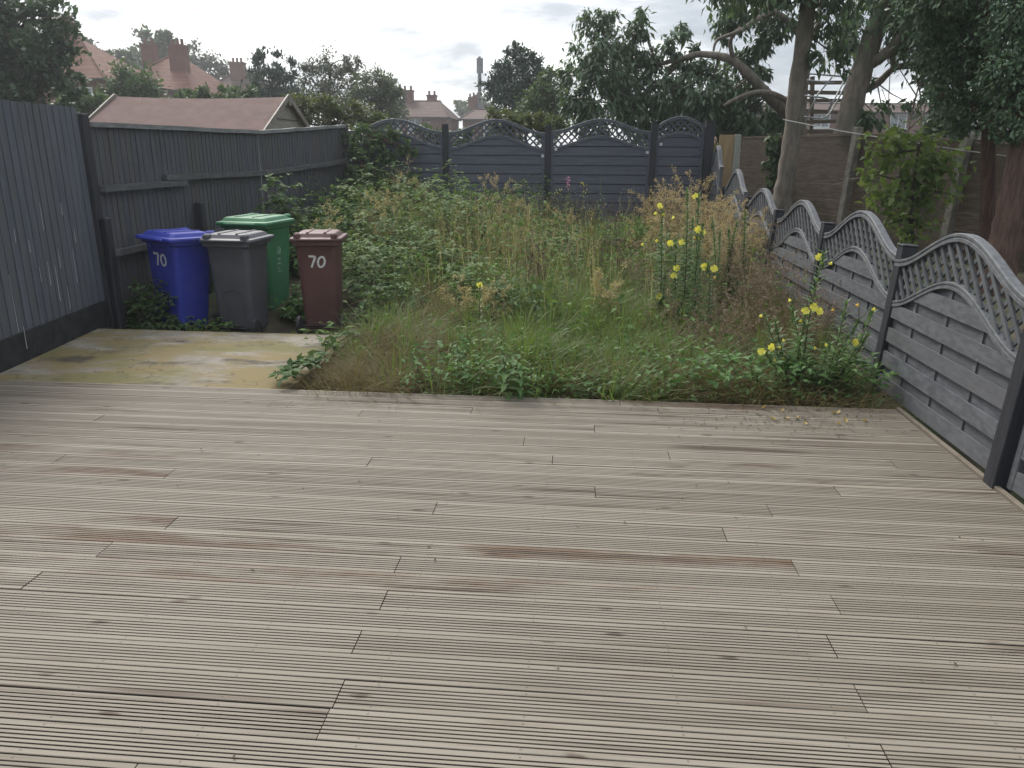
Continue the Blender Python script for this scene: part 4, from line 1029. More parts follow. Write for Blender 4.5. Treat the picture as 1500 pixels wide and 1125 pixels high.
house('terrace_house', 'distant brick terrace with roof lights and chimneys left of the mast', -20.4, -12.6, 75, 83, 4.8, 6.45, M_tile2, .3, ((-17.0, 79, 1.0, 6.3, 7.3), (-15.0, 81, .9, 6.0, 7.0)), ((-17.8, 3.4, .8, 1.2), (-16.2, 3.4, 1.3, 1.3)))
house('terrace_house', 'far brown roofed brick building below the mast', -11.6, -6.2, 79, 88, 4.8, 5.9, M_tile2, .15, ((-11.2, 86, .7, 6.2, 7.2), (-12.0, 88.9, .7, 6.2, 7.3)), ((-9.5, 3.2, 1.2, 1.1),))
house('terrace_house', 'brick terrace with white windows glimpsed between the trunks at the right', 13, 42, 75, 83, 5.35, 6.3, M_tile2, .3, ((20, 79, 1.0, 6.0, 6.8), (36, 79, 1.0, 6.0, 6.8)), tuple((x, 4.0, 1.5, 1.2) for x in (14.5, 17.8, 21, 24.5, 27.7, 30.6, 33.8, 37)) + tuple((x, 1.2, 1.6, 1.3) for x in (18, 24.5, 31, 37)), porch=(22, 36, 2.9))
# roof lights on the far terrace
# shed beside the left boundary
M_felt = solid('red_mineral_felt', (.118, .072, .062), (.148, .092, .08), ns=4, rough=.9, bump=.1, stain=(.10, .068, .06), stain_s=1.2)
M_shed = solid('pale_grey_shed_boards', (.22, .20, .165), (.30, .275, .23), scale=(1, 1, 8), ns=4, rough=.85)
sx0, sx1, sy0, sy1, se, sr = -9.0, -5.72, 14.0, 16.5, 1.98, 2.60
off = (sx0, sy0, .1); t = thing('garden_shed', 'garden shed with a long red felt roof behind the left fence', 'shed', off)
w = MB(); ym = (sy0 + sy1) / 2
w.add([(sx0, sy0, .1), (sx1, sy0, .1), (sx1, sy1, .1), (sx0, sy1, .1), (sx0, sy0, se), (sx1, sy0, se), (sx1, sy1, se), (sx0, sy1, se), (sx0, ym, sr - .03), (sx1, ym, sr - .03)], [(0, 1, 5, 4), (2, 3, 7, 6), (1, 2, 6, 9, 5), (3, 0, 4, 8, 7)])
w.build('wall', M_shed, t, off)
g = MB()
for k in range(9):
    z = .5 + k * .24; a = min(1.0, max(0.02, (sr - z) / (sr - se)));
    if z < se: g.box(sx1 + .002, sx1 + .02, sy0, sy1, z, z + .012)
    else: g.box(sx1 + .002, sx1 + .02, ym - 1.25 * a, ym + 1.25 * a, z, z + .012)
g.build('board_edge', M_bark_far, t, off)
r = MB(); ee = .14; N = 14
for s, y_e in ((-1, sy0 - ee), (1, sy1 + ee)):
    ze = se - .06; rows = []
    for k in range(N + 1):
        x = sx0 - .1 + (sx1 - sx0 + .2) * k / N; sag = .035 * math.sin(k / N * math.pi)
        rows.append([(x, y_e, ze - sag * .4), (x, ym, sr - sag), (x, ym, sr - sag - .03), (x, y_e, ze - sag * .4 - .03)])
    r.loft(rows)
ro = r.build('roof', M_felt, t, off)
M_barge = solid('weathered_bargeboard', (.16, .14, .115), (.22, .195, .16), ns=5)
for xx in (sx1 + .10, sx0 - .13):
    for y_e in (sy0 - ee - .02, sy1 + ee + .02):
        f = MB(); f.beam((xx, y_e, se - .10), (xx, ym, sr + .005), .03, .10); f.build('bargeboard', M_barge, t, off)
f = MB(); f.box(sx1 + .09, sx1 + .125, ym - .05, ym + .05, sr - .16, sr + .03); f.build('finial_block', M_barge, t, off)
# telecom mast
p = at(703, 200, 85); t = thing('telecom_mast', 'slim grey telecom mast against the sky with a thicker antenna head', 'mast', (p[0], p[1], .3)); o_ = (p[0], p[1], .3)
zt, zm = at(703, 85, 85)[2], at(703, 108, 85)[2]
m = MB(); m.tube([(p[0], p[1], .3), (p[0], p[1], zm)], [.24, .19], 10); m.build('pole', solid('mast_grey', (.10, .105, .11), (.15, .155, .16)), t, o_)
m = MB()
for q in range(3):
    a = q * 2.094 + .4; m.box(p[0] + .24 * math.cos(a) - .13, p[0] + .24 * math.cos(a) + .13, p[1] + .24 * math.sin(a) - .08, p[1] + .24 * math.sin(a) + .08, zm + .05, zt)
m.tube([(p[0], p[1], zm), (p[0], p[1], zt + .15)], .14, 8); m.build('antenna', solid('antenna_grey', (.16, .16, .16), (.2, .2, .2)), t, o_)
m = MB(); m.tube([(p[0] + .1, p[1], 1.0), (p[0] + .34, p[1] - .1, 4.2)], .2, 6); m.box(p[0] + .2, p[0] + .5, p[1] - .3, p[1] - .1, zm - 4, zm - 3.4); m.build('cabinet', solid('cabinet_grey', (.28, .29, .29)), t, o_)

# vehicles in the far street
def vehicle(lab, cat, x, y, L, W, H, col, van):
    t = thing('parked_van' if van else 'parked_car', lab, cat, (x, y, .3)); o_ = (x, y, .3); m = solid(lab.split()[0] + '_car_paint', col, rough=.3, spec=.5)
    pr = [(0, .35), (0, .8), (.12, .95), (1.05, 1.08), (1.75, H), (L - .15, H - .02), (L, H - .35), (L, .4)] if van else [(0, .35), (0, .72), (.15, .82), (1.15, .95), (1.75, H), (L - 1.3, H), (L - .55, 1.0), (L - .02, .92), (L, .4)]
    b = MB(); b.loft([[(x + u, y + s, .3 + z) for u, z in pr] for s in (0, W)]); b.build('body', m, t, o_)
    g = MB(); wn_ = [(1.2, 1.12), (1.78, H - .12), (2.5, H - .12), (2.5, 1.12)] if van else [(1.3, .98), (1.8, H - .1), (L - 1.35, H - .1), (L - .75, 1.0)]
    g.loft([[(x + u, y - .012, .3 + z) for u, z in wn_], [(x + u, y - .002, .3 + z) for u, z in wn_]]); g.build('window', M_glass, t, o_)
    for u in (.85, L - .85):
        w = MB(); w.tube([(x + u, y - .03, .63), (x + u, y + .2, .63)], .33, 16); w.build('wheel', M_rubber, t, o_)
p = at(1320, 205, 46); vehicle('white van parked in the street seen just over the brown fence', 'van', p[0] - 2.0, 46, 4.9, 1.9, 2.12, (.7, .7, .7), True)
p = at(1295, 206, 47); vehicle('silver car parked behind the white van in the street', 'car', p[0] - 3.2, 49, 4.2, 1.75, 1.62, (.45, .46, .47), False)
# fern-like dead fronds standing over the back fence
# ------------------------------------------------------------------ the overgrown garden
G_green = leaf('green_grass_blade', (0.087, 0.147, 0.037), (0.166, 0.224, 0.067), (0.158, 0.187, 0.058), .35, rough=.5, ns=4.0)
G_olive = leaf('olive_dead_grass', (0.134, 0.109, 0.049), (0.224, 0.168, 0.079), (0.116, 0.115, 0.043), .25, rough=.7, ns=4.0)
G_tan = leaf('tan_dry_grass', (0.317, 0.260, 0.146), (0.476, 0.411, 0.242), (0.239, 0.209, 0.112), .3, rough=.7, ns=3.0)
G_red = leaf('reddish_dead_stem', (0.177, 0.128, 0.089), (0.310, 0.232, 0.166), (0.228, 0.198, 0.134), .15, rough=.8)
G_beige = leaf('beige_seed_fluff', (0.331, 0.245, 0.149), (0.497, 0.403, 0.265), (0.262, 0.202, 0.133), .3, rough=.8)
G_weed = leaf('mixed_weed_leaf', (0.067, 0.131, 0.038), (0.132, 0.206, 0.060), (0.097, 0.150, 0.043), .3, rough=.68, spec=.15)
G_bram = leaf('bramble_leaf', (0.091, 0.141, 0.059), (0.166, 0.225, 0.100), (0.134, 0.185, 0.073), .28, rough=.7, spec=.14, ns=2.2)
G_bramd = leaf('dark_bramble_leaf', (0.058, 0.101, 0.044), (0.116, 0.170, 0.076), (0.083, 0.139, 0.057), .25, rough=.7, spec=.14, ns=2.2)
G_prim = leaf('primrose_leaf', (0.078, 0.145, 0.056), (0.158, 0.241, 0.092), None, .28, rough=.45)
G_dock = leaf('dock_leaf', (0.065, 0.136, 0.040), (0.111, 0.200, 0.061), None, .3, rough=.6, spec=.25)
G_lime = leaf('lime_sprig', (.13, .17, .05), (.19, .23, .075), None, .4)
G_yel = leaf('yellow_petal', (.70, .62, .07), (.80, .73, .16), None, .35, rough=.6)
G_orange = leaf('withered_petal', (.62, .36, .05), (.72, .5, .09), None, .35, rough=.6)
G_pink = leaf('pink_petal', (.42, .13, .36), (.55, .22, .46), None, .35)
G_white = leaf('whitish_petal', (.5, .42, .42), (.65, .58, .56), None, .3)
M_stem = solid('green_stem', (.06, .085, .035), (.10, .12, .05), ns=9, rough=.7)
M_stemr = solid('red_brown_stem', (.09, .045, .032), (.14, .08, .055), ns=9, rough=.8)
rng = np.random.default_rng(11)

def pnoise(x, y, s, ph=0.0):
    return (np.sin(x * s * 1.3 + 1.7 * y * s + ph) + np.sin(y * s * 2.1 - x * s * .8 + 2.3 + ph) + np.sin(x * s * 2.7 + ph * 2) * .7) / 2.7
def inside(x, y):
    ok = (x < 2.12) & (y > 4.97) & (y < 13.3)
    ok &= np.where(y < 6.75, x > -2.12 + .12 * np.sin(y * 9), x > -4.2)
    ok &= ~((x < -1.95) & (y < 8.8) & (y > 6.4) & (x > -4.2) & (rng.random(x.shape) > .08))
    return ok
def scatter(n, dens, x0=-4.2, x1=2.12, y0=4.97, y1=13.3):
    x, y = rng.uniform(x0, x1, n), rng.uniform(y0, y1, n)
    k = inside(x, y) & (rng.random(n) < dens(x, y)); x, y = x[k], y[k]
    return np.stack([x, y, gz(x, y)], 1)
def hdir(n):
    a = rng.uniform(0, 2 * np.pi, n); return np.stack([np.cos(a), np.sin(a), np.zeros(n)], 1)
def field(n, dens, H, B, W, toward=None, x0=-4.2, x1=2.12, y0=4.97, y1=13.3, rise=0.0):
    nb = NB(); P = scatter(n, dens, x0, x1, y0, y1); n = len(P)
    d = hdir(n)
    # neighbouring blades lie over in the same direction
    a = 3.0 * pnoise(P[:, 0], P[:, 1], 1.1, .4)
    d = unit(d * 1.25 + np.stack([np.cos(a), np.sin(a), 0 * a], 1) * .8)
    Hs = rng.uniform(*H, n) * (1 + .30 * pnoise(P[:, 0], P[:, 1], 1.9, 1.1)); P[:, 2] += rise * rng.random(n)
    blades(nb, P, Hs, Hs * rng.uniform(*B, n), d, rng.uniform(*W, n)); return nb
def tussocks(n, per, dens, H, B, W, R=.07, **kw):
    nb = NB(); C = scatter(n, dens, **kw); n = len(C)
    hs = rng.uniform(.7, 1.25, n); lean = hdir(n) * rng.uniform(0, 1.5, (n, 1))
    k = np.repeat(np.arange(n), per); m = len(k); d = hdir(m); rr = rng.random(m) ** .5
    P = C[k] + d * (R * rr)[:, None] * hs[k][:, None]; P[:, 2] = gz(P[:, 0], P[:, 1])
    dd = unit(d * (.35 + rr)[:, None] + lean[k] + rng.normal(size=(m, 3)) * np.array([.35, .35, 0]))
    Hs = rng.uniform(*H, m) * hs[k]; blades(nb, P, Hs, Hs * rng.uniform(*B, m) * (.5 + .7 * rr), dd, rng.uniform(*W, m)); return nb
S = lambda v, a, b: sstep(a, b, v)
gmask = lambda x, y: np.clip((.20 + .85 * S(x, -1.15, -.3) * S(x, 1.2, .5) * S(y, 9.5, 7) + .30 * pnoise(x, y, 1.6)) * (.35 + .65 * S(y, 5.25, 5.9)), 0.03, 1)
o = tussocks(1500, 46, gmask, (.16, .50), (.1, 1.3), (.006, .013), R=.10, y1=9.8, x0=-2.3); o = o.build('green_grass', G_green); stuff(o, 'lush green grass lying over in tufts across the middle of the garden', 'grass')
# brown olive mounds left and right of the green strip
omask = lambda x, y: np.clip(1.0 * np.exp(-((x + 1.35) / .65) ** 2 - ((y - 5.6) / .75) ** 2) + 1.0 * np.exp(-((x - 1.15) / .6) ** 2 - ((y - 5.75) / .8) ** 2) + .6 * np.exp(-((x + .3) / 1.6) ** 2 - ((y - 5.3) / .35) ** 2) + .22 * S(y, 6, 8) + .3 * S(x, .9, 1.4), 0, 1)
o = tussocks(2100, 90, omask, (.12, .44), (.4, 1.5), (.004, .0075), R=.11, x0=-2.3, y1=11); o = o.build('dead_grass', G_olive); stuff(o, 'matted olive brown dead grass in low mounds behind the deck edge', 'grass')
# general low weeds
def weedlayer(n, dens, hmax, L, mat, name, lab, cat, x0=-4.2, x1=2.12, y0=4.97, y1=13.3, grow=0.0):
    nb = NB(); P = scatter(n, dens, x0, x1, y0, y1); n = len(P); h = rng.random(n) ** .8 * hmax * (1 + grow * S(P[:, 1], 7, 11.5) * S(P[:, 0], .1, -.9) - .25 * S(P[:, 1], 10.5, 12.5) * S(P[:, 0], -.6, .2)) * (1 + .35 * pnoise(P[:, 0], P[:, 1], 1.7, 2.0)); P[:, 2] += h
    D = unit(hdir(n) + np.array([0, 0, 1]) * rng.uniform(-.3, .7, (n, 1))); N = unit(rng.normal(size=(n, 3)) * .4 + np.array([0, 0, 1.0]))
    Ls = rng.uniform(.6, 1.3, n) * L; leaves(nb, P, D, N, Ls, Ls * .45, .15, .15)
    stuff(nb.build(name, mat), lab, cat)
weedlayer(34000, lambda x, y: np.clip(.35 + .5 * pnoise(x, y, 2.2, .7) + .3 * S(y, 7, 10), .05, 1) * (.28 + .72 * S(y, 7, 8.6)), .48, .075, G_weed, 'ground_cover', 'mixed low green weeds filling the gaps between the tall plants', 'weeds', y0=5.4, grow=.75)
weedlayer(10500, lambda x, y: S(y, 6.3, 5.1) * np.clip(.7 + .4 * pnoise(x, y, 5), .05, 1), .36, .062, G_dock, 'edge_weeds', 'leafy dark green weeds crowding the far edge of the deck', 'weeds', y1=6.4, x0=-1.2)

# tall dry grass: stalk, seed head
def dry_stalks(n, dens, H, mat, name, lab, bend=(.05, .45), heads=True, **kw):
    nb = NB(); P = scatter(n, dens, **kw); n = len(P); d = hdir(n); Hs = rng.uniform(*H, n); B = Hs * rng.uniform(*bend, n)
    blades(nb, P, Hs, B, d, rng.uniform(.005, .009, n))
    if heads:
        top = P + np.array([0, 0, 1.0]) * (Hs * (1 - .35 * np.minimum(B / Hs, 1.2)))[:, None] + d * B[:, None]
        m = 7
        Q = np.repeat(top, m, 0) - np.repeat(unit(d * .5 + np.array([0, 0, 1.0])), m, 0) * rng.uniform(0, .13, (n * m, 1)) + rng.normal(size=(n * m, 3)) * .007
        rhombs(nb, Q, unit(np.array([0, 0, 1.0]) + rng.normal(size=(n * m, 3)) * .5), rv(rng, n * m), rng.uniform(.014, .03, n * m), .006)
    stuff(nb.build(name, mat), lab, 'grass')
tanmask = lambda x, y: np.clip(.8 * np.exp(-((x + 1.2) / .65) ** 2 - ((y - 10.2) / 1.3) ** 2) + .22 * np.exp(-((x + .3) / .8) ** 2 - ((y - 8.8) / 1.2) ** 2) + .55 * np.exp(-((x + 2.1) / .6) ** 2 - ((y - 11.0) / 1.2) ** 2) + .2 * np.exp(-((x - .8) / .7) ** 2 - ((y - 7.8) / .8) ** 2) + .07 * S(y, 8, 11), 0, 1) * (.55 + .45 * pnoise(x, y, 3.1, .3))
dry_stalks(13000, tanmask, (.45, 1.0), G_tan, 'dry_grass', 'tall tan dry grass with nodding seed heads in the middle of the garden', y0=6.6, x0=-3)
dry_stalks(5000, lambda x, y: np.clip(.5 * S(y, 8, 12) * S(x, -3.2, -2.2) + .25 * pnoise(x, y, 2.6), 0, 1), (.35, .8), G_olive, 'faded_grass', 'thin faded brown grass standing before the back fence', y0=7.5, x0=-3.4)
# a few long single grass stems before the slate blue panels
# ---- things one can count
def centred(P0): return (float(P0[0]), float(P0[1]), float(gz(P0[0], P0[1])))
def bramble(lab, x, y, r, h, n, mat=None, seed=0, name='bramble_bush', cat='bush', group='bramble bushes', zoff=0.0, ry=None, L=.078):
    g = np.random.default_rng(seed + 100); off = (x, y, float(gz(x, y)) + zoff); t = thing(name, lab, cat, off, 0, group)
    c = np.array(off); ry = ry or r
    nb = NB(); mb = MB()
    for i in range(max(5, int(n / 90))):
        a = g.uniform(0, 2 * np.pi); l = g.uniform(.6, 1.05); P = []
        for k in range(6):
            q = k / 5; P.append(c + np.array([math.cos(a) * r * l * q ** 1.2, math.sin(a) * ry * l * q ** 1.2, h * l * (1.9 * q - 1.25 * q * q) * .98]) + g.normal(size=3) * .02)
        mb.tube(P, [.005, .005, .0045, .004, .003, .002], 4, cap=False)
    d = g.normal(size=(n, 3)); d[:, 2] = np.abs(d[:, 2]) * .9 + .05; d = unit(d)
    u = g.uniform(.45, 1.0, n) ** .6; lump = 1 + .22 * np.sin(d[:, 0] * 7 + seed) * np.sin(d[:, 1] * 6 + seed * 2) + .15 * np.sin(d[:, 2] * 9)
    P = c + d * np.array([r, ry, h]) * (u * lump)[:, None]
    ax = unit(d * .6 + g.normal(size=(n, 3)) * .6 + np.array([0, 0, .1])); N = unit(np.array([0, 0, 1.0]) + d * .35 + g.normal(size=(n, 3)) * .3)
    ax = unit(ax - N * (ax * N).sum(1, keepdims=True) * .75); sd = np.cross(N, ax)
    for q in (0, 1.15, -1.15):
        D = ax * math.cos(q) + sd * math.sin(q); Ls = L * g.uniform(.7, 1.25, n) * (1 if q == 0 else .85)
        leaves(nb, P + D * .012, D, N, Ls, Ls * .66, .12, .18)
    mb.build('cane', M_stemr, t, off); nb.build('foliage', mat or G_bram, t, off)
    return t
BR = [('tall green bramble mound left of the tan grass', -1.75, 10.6, .75, .95, 1000, 0), ('green bramble mound right of the tan grass', -.3, 10.0, .55, .52, 600, 0), ('low bramble mound in front of the tan grass', -1.45, 8.8, .5, .5, 520, 0), ('leafy bramble mound before the middle black post', -.2, 11.6, .7, .42, 600, 1), ('bramble bush right behind the brown bin', -2.35, 8.5, .55, .62, 700, 0), ('low bramble bush beside the brown bin and the slab corner', -1.85, 7.5, .42, .42, 520, 1), ('broad pale bramble mound left of the tall dry grass', -2.45, 9.7, .65, .72, 900, 0),
      ('bramble bush under the left fence past the bins', -3.45, 9.9, .6, .75, 700, 1), ('bramble mound halfway to the left back corner', -3.0, 11.0, .8, .95, 1000, 0), ('bramble mound before the ivy covered panel', -2.3, 12.0, .8, 1.0, 1000, 0),
      ('bramble bush in the far left corner', -3.3, 12.5, .65, 1.2, 900, 1), ('bramble thicket in front of the middle back panel', -1.2, 12.3, .7, .5, 500, 0), ('spreading bramble in the middle of the rough grass', -.55, 7.3, .5, .42, 520, 1),
      ('bramble clump beside the dark dock stalks', -1.05, 8.0, .45, .45, 420, 0), ('small bramble clump behind the brown bin shoulder', -1.75, 9.1, .5, .62, 520, 0)]
for i, (lab, x, y, r, h, n, dk) in enumerate(BR): bramble(lab, x, y, r, h, int(n * .68), G_bramd if dk else G_bram, i)
bramble('big leaved bramble standing against the left fence above the green bin', -3.72, 9.55, .42, 1.12, 420, G_bramd, 31, L=.10, ry=.3)
bramble('dark leafy clump between the black post and the blue bin', -4.22, 7.25, .33, .52, 420, G_bramd, 32, L=.075, ry=.25, name='leafy_clump', cat='plant', group='leafy clumps round the bins')
bramble('leafy clump between the blue and grey bins', -3.62, 7.95, .22, .62, 260, G_bramd, 33, L=.07, name='leafy_clump', cat='plant', group='leafy clumps round the bins')
bramble('low green weeds at the foot of the brown bin', -2.5, 7.12, .36, .16, 230, G_weed, 34, L=.05, ry=.18, name='leafy_clump', cat='plant', group='leafy clumps round the bins')
bramble('small green tuft behind and between the grey and brown bins', -2.92, 8.0, .26, .28, 240, G_dock, 35, L=.075, name='leafy_clump', cat='plant', group='leafy clumps round the bins')
bramble('weeds between the feet of the blue and grey bins', -3.6, 7.12, .3, .22, 200, G_weed, 37, L=.05, ry=.14, name='leafy_clump', cat='plant', group='leafy clumps round the bins')
bramble('round dark green bush before the pink flower spike', .62, 10.6, .55, .55, 1500, G_weed, 36, L=.035, name='green_bush', cat='bush', group=None)
bramble('grey green bush before the pale beige seed heads', 1.15, 9.0, .5, .6, 900, G_bramd, 38, L=.045, name='green_bush', cat='bush', group=None)
# climbing bramble over the left back panel
tree('climbing_bramble', 'pale bramble climbing over the trellis of the left back panel', 13.2, [(515, 300, 1), (530, 240, 1), (545, 200, .8)],
     [(512, 200, 9), (530, 195, 11), (550, 192, 10), (575, 200, 10), (590, 212, 10), (545, 212, 13), (520, 225, 12), (565, 222, 12), (600, 218, 8), (535, 245, 12), (512, 255, 12), (575, 235, 7), (525, 275, 16), (560, 265, 16), (600, 268, 14), (545, 290, 16)], 1900, .085, .055, G_bramd, 40, cat='climber', bark=M_stemr, droop=.35, depth=.45, tight=.42)
# creeping bramble over the slab edge
t = thing('creeping_bramble', 'bramble runner creeping along the right edge of the stained concrete slab', 'bramble', (-2.1, 5.9, 0)); mb, nb = MB(), NB()
pth = [onz(530, 486, .03), onz(505, 496, .05), onz(480, 512, .04), onz(462, 530, .05), onz(440, 540, .04), onz(425, 550, .05), onz(405, 558, .03)]
mb.tube(pth, .004, 5); pp = np.array(pth); n = 62; q = rng.uniform(0, len(pp) - 1.001, n); i0 = q.astype(int)
P = pp[i0] * (1 - (q - i0))[:, None] + pp[i0 + 1] * (q - i0)[:, None] + rng.normal(size=(n, 3)) * np.array([.05, .05, .012]) + np.array([0, 0, .03])
ax = unit(hdir(n) + np.array([0, 0, .2])); N = unit(np.array([0, 0, 1.0]) + rng.normal(size=(n, 3)) * .35); sd = np.cross(N, ax)
for a in (0, 1.1, -1.1):
    leaves(nb, P, ax * math.cos(a) + sd * math.sin(a), N, rng.uniform(.06, .10, n), .055, .1, .12)
mb.build('runner', M_stemr, t, (-2.1, 5.9, 0)); nb.build('foliage', G_bramd, t, (-2.1, 5.9, 0))

# evening primroses
def flower(P, face, mat, r, parent, off, g, closed=False):
    nb = NB(); f = unit(np.array(face, float)[None])[0]; u = unit(np.cross(f, [.3, .2, 1.0])[None])[0]; w = np.cross(f, u)
    pts, n = [], 4
    for k in range(n):
        a = 2 * np.pi * k / n + g.uniform(-.2, .2); d = u * math.cos(a) + w * math.sin(a); s = np.cross(f, d)
        op = .45 if closed else 1.15; out = unit((d * math.sin(op) + f * math.cos(op))[None])[0]; R_ = r * g.uniform(.9, 1.1); wd = R_ * (.5 if closed else .8)
        c = P + f * .004
        up_ = np.cross(s, out)
        v = [c, c + out * R_ * .55 + s * wd * .62 - up_ * .06 * R_, c + out * R_ * 1.0 + s * wd * .45 + up_ * .05 * R_, c + out * R_ * .9, c + out * R_ * 1.0 - s * wd * .45 + up_ * .05 * R_, c + out * R_ * .55 - s * wd * .62 - up_ * .06 * R_]
        pts.append(v)
    nb.batch(np.array(pts), quads=((0, 1, 2, 3), (0, 3, 4, 5)))
    return nb.build('flower', mat, parent, off)
def primrose(lab, Y, stems, flowers, seed, leafd=55, big=.13, r=.031, base_leaves=True, group='evening primroses'):
    g = np.random.default_rng(seed + 500)
    b0 = at(stems[0][2], 400, Y); off = (float(b0[0]), float(Y), float(gz(b0[0], Y)))
    t = thing('primrose_plant', lab, 'plant', off, 0, group); mb, nb = MB(), NB(); tips = []
    for (xt, yt, xb, dY) in stems:
        top = at(xt, yt, Y + dY); bb = at(xb, 400, Y + dY * .5); bb[2] = float(gz(bb[0], bb[1])) - .02
        ln = top - bb; sw = g.normal(size=2) * .035; P = [bb + ln * q + np.array([math.sin(q * 3.1) * sw[0], math.sin(q * 3.1) * sw[1], 0]) for q in np.linspace(0, 1, 9)]
        mb.tube(P, [.0065 - .0035 * q for q in np.linspace(0, 1, 9)], 6); tips.append((bb, top))
        Lh = np.linalg.norm(ln); n = int(leafd * Lh / .5); q = np.linspace(.06, 1, n) + g.uniform(-.01, .01, n); a = np.arange(n) * 2.4 + g.uniform(-.3, .3, n)
        Q = bb + ln[None] * q[:, None] + np.stack([np.sin(q * 3.1) * sw[0], np.sin(q * 3.1) * sw[1], 0 * q], 1); h = np.stack([np.cos(a), np.sin(a), 0 * a], 1)
        sz = big * (1.05 - .72 * q ** 1.3) * g.uniform(.75, 1.2, n)
        D = unit(h + np.array([0, 0, 1.0]) * (.15 + .9 * q ** 2)[:, None]); leaves(nb, Q, D, unit(np.array([0, 0, 1.0]) - h * .4), sz, sz * .29, .15, .26)
        m = 16; a = g.uniform(0, 6.28, m); h = np.stack([np.cos(a), np.sin(a), 0 * a], 1)          # buds and seed pods round the tip
        leaves(nb, top - unit(ln[None]) * g.uniform(0, .12, (m, 1)), unit(h * .45 + np.array([0, 0, 1.0])), h, g.uniform(.03, .055, m), .011, .1, 0)
        if base_leaves:
            m = 9; a = g.uniform(0, 6.28, m); h = np.stack([np.cos(a), np.sin(a), 0 * a], 1)
            leaves(nb, np.repeat(bb[None], m, 0) + np.array([0, 0, .04]), unit(h + np.array([0, 0, .55])), unit(np.array([0, 0, 1.0]) - h * .5), g.uniform(.16, .26, m), .05, .1, .3)
    fl = []
    for fp in flowers:
        px, py, kind = fp[0], fp[1], (fp[2] if len(fp) > 2 else 0)
        P = at(px, py, Y + g.uniform(-.10, .05)); best = None
        for bb, top in tips:
            ln = top - bb; q = np.clip((P - bb) @ ln / (ln @ ln) - .05, 0, 1); c = bb + ln * q; d = np.linalg.norm(P - c)
            if best is None or d < best[0]: best = (d, c)
        mb.tube([best[1], (best[1] + P) / 2 + np.array([0, 0, .018]), P], [.003, .0025, .003], 5); fl.append((P, kind))
    mb.build('stem', M_stem, t, off); nb.build('leaf', G_prim, t, off)
    for P, kind in fl:
        if kind == 0: flower(P, (g.uniform(-.6, .5), -1, g.uniform(.0, .7)), G_yel, r, t, off, g)
        elif kind == 1: flower(P, (g.uniform(-.6, .6), -.5, -.9), G_yel, r * .95, t, off, g, True)
        else: flower(P, (g.uniform(-.6, .6), -.4, -1), G_orange, r * .85, t, off, g, True)
    return t
primrose('largest yellow flowered evening primrose beside the black post at the deck corner', 5.28, [(1207, 372, 1200, 0), (1180, 462, 1190, .05), (1150, 520, 1185, -.03), (1258, 470, 1222, 0), (1216, 505, 1205, -.06), (1135, 470, 1180, .1), (1240, 445, 1215, .08), (1170, 500, 1195, -.08), (1118, 512, 1188, 0), (1100, 545, 1185, -.1), (1272, 490, 1212, .05), (1288, 535, 1215, -.05), (1242, 505, 1208, -.1), (1160, 455, 1192, .12), (1120, 462, 1186, .15), (1280, 455, 1214, .12), (1140, 548, 1190, -.14), (1255, 545, 1210, -.12)],
         [(1199, 378), (1219, 382, 1), (1193, 450), (1199, 456), (1180, 456), (1174, 466, 1), (1155, 436, 1), (1221, 450, 2), (1116, 459, 1), (1116, 516), (1129, 509), (1150, 521, 1), (1133, 524, 2), (1146, 495, 1), (1144, 505, 1), (1192, 506, 1), (1209, 501, 1), (1251, 501), (1258, 443, 2), (1282, 449, 1)], 1, leafd=40, big=.165, r=.030)
primrose('tall evening primrose with one bunch of yellow flowers at its top, left of its group', 7.2, [(970, 312, 972, 0), (978, 440, 975, .1)], [(966, 303), (961, 309, 1), (972, 311, 1), (966, 434), (943, 355, 1), (963, 349, 1)], 2, leafd=105, big=.125, r=.034, base_leaves=False)
primrose('evening primrose whose two yellow flowers hang sideways at mid height', 7.0, [(1007, 278, 1004, 0), (990, 360, 992, .1)], [(981, 356), (998, 356), (992, 393), (987, 405), (986, 315, 1)], 3, leafd=105, big=.125, r=.034, base_leaves=False)
primrose('tallest evening primrose with a single yellow flower near its top', 7.5, [(1024, 285, 1022, 0), (1015, 320, 1014, .15)], [(1019, 288), (1023, 336), (1029, 340), (1026, 347, 1), (1018, 345, 2)], 4, leafd=105, big=.125, r=.036, base_leaves=False)
primrose('evening primrose with a pair of large yellow flowers above the reddish stems', 6.6, [(1038, 385, 1030, 0), (1030, 330, 1036, .2)], [(1031, 391), (1046, 394), (1034, 401, 1), (1046, 403, 2)], 5, leafd=95, big=.125, r=.034, base_leaves=False)
primrose('slender flowerless evening primrose close to the trellis fence', 7.9, [(1092, 312, 1088, 0), (1068, 335, 1066, .2), (1080, 325, 1078, .1)], [], 6, leafd=120, big=.115, base_leaves=False)
primrose('slim green evening primrose spire left of the dry beige heads', 7.9, [(1043, 320, 1042, 0), (1055, 340, 1052, .2)], [], 8, leafd=120, big=.115, base_leaves=False)
primrose('lone small evening primrose with one yellow flower in the rough grass', 6.5, [(703, 422, 704, 0)], [(702, 418)], 7, leafd=40, big=.07, r=.03, base_leaves=False, group=None)

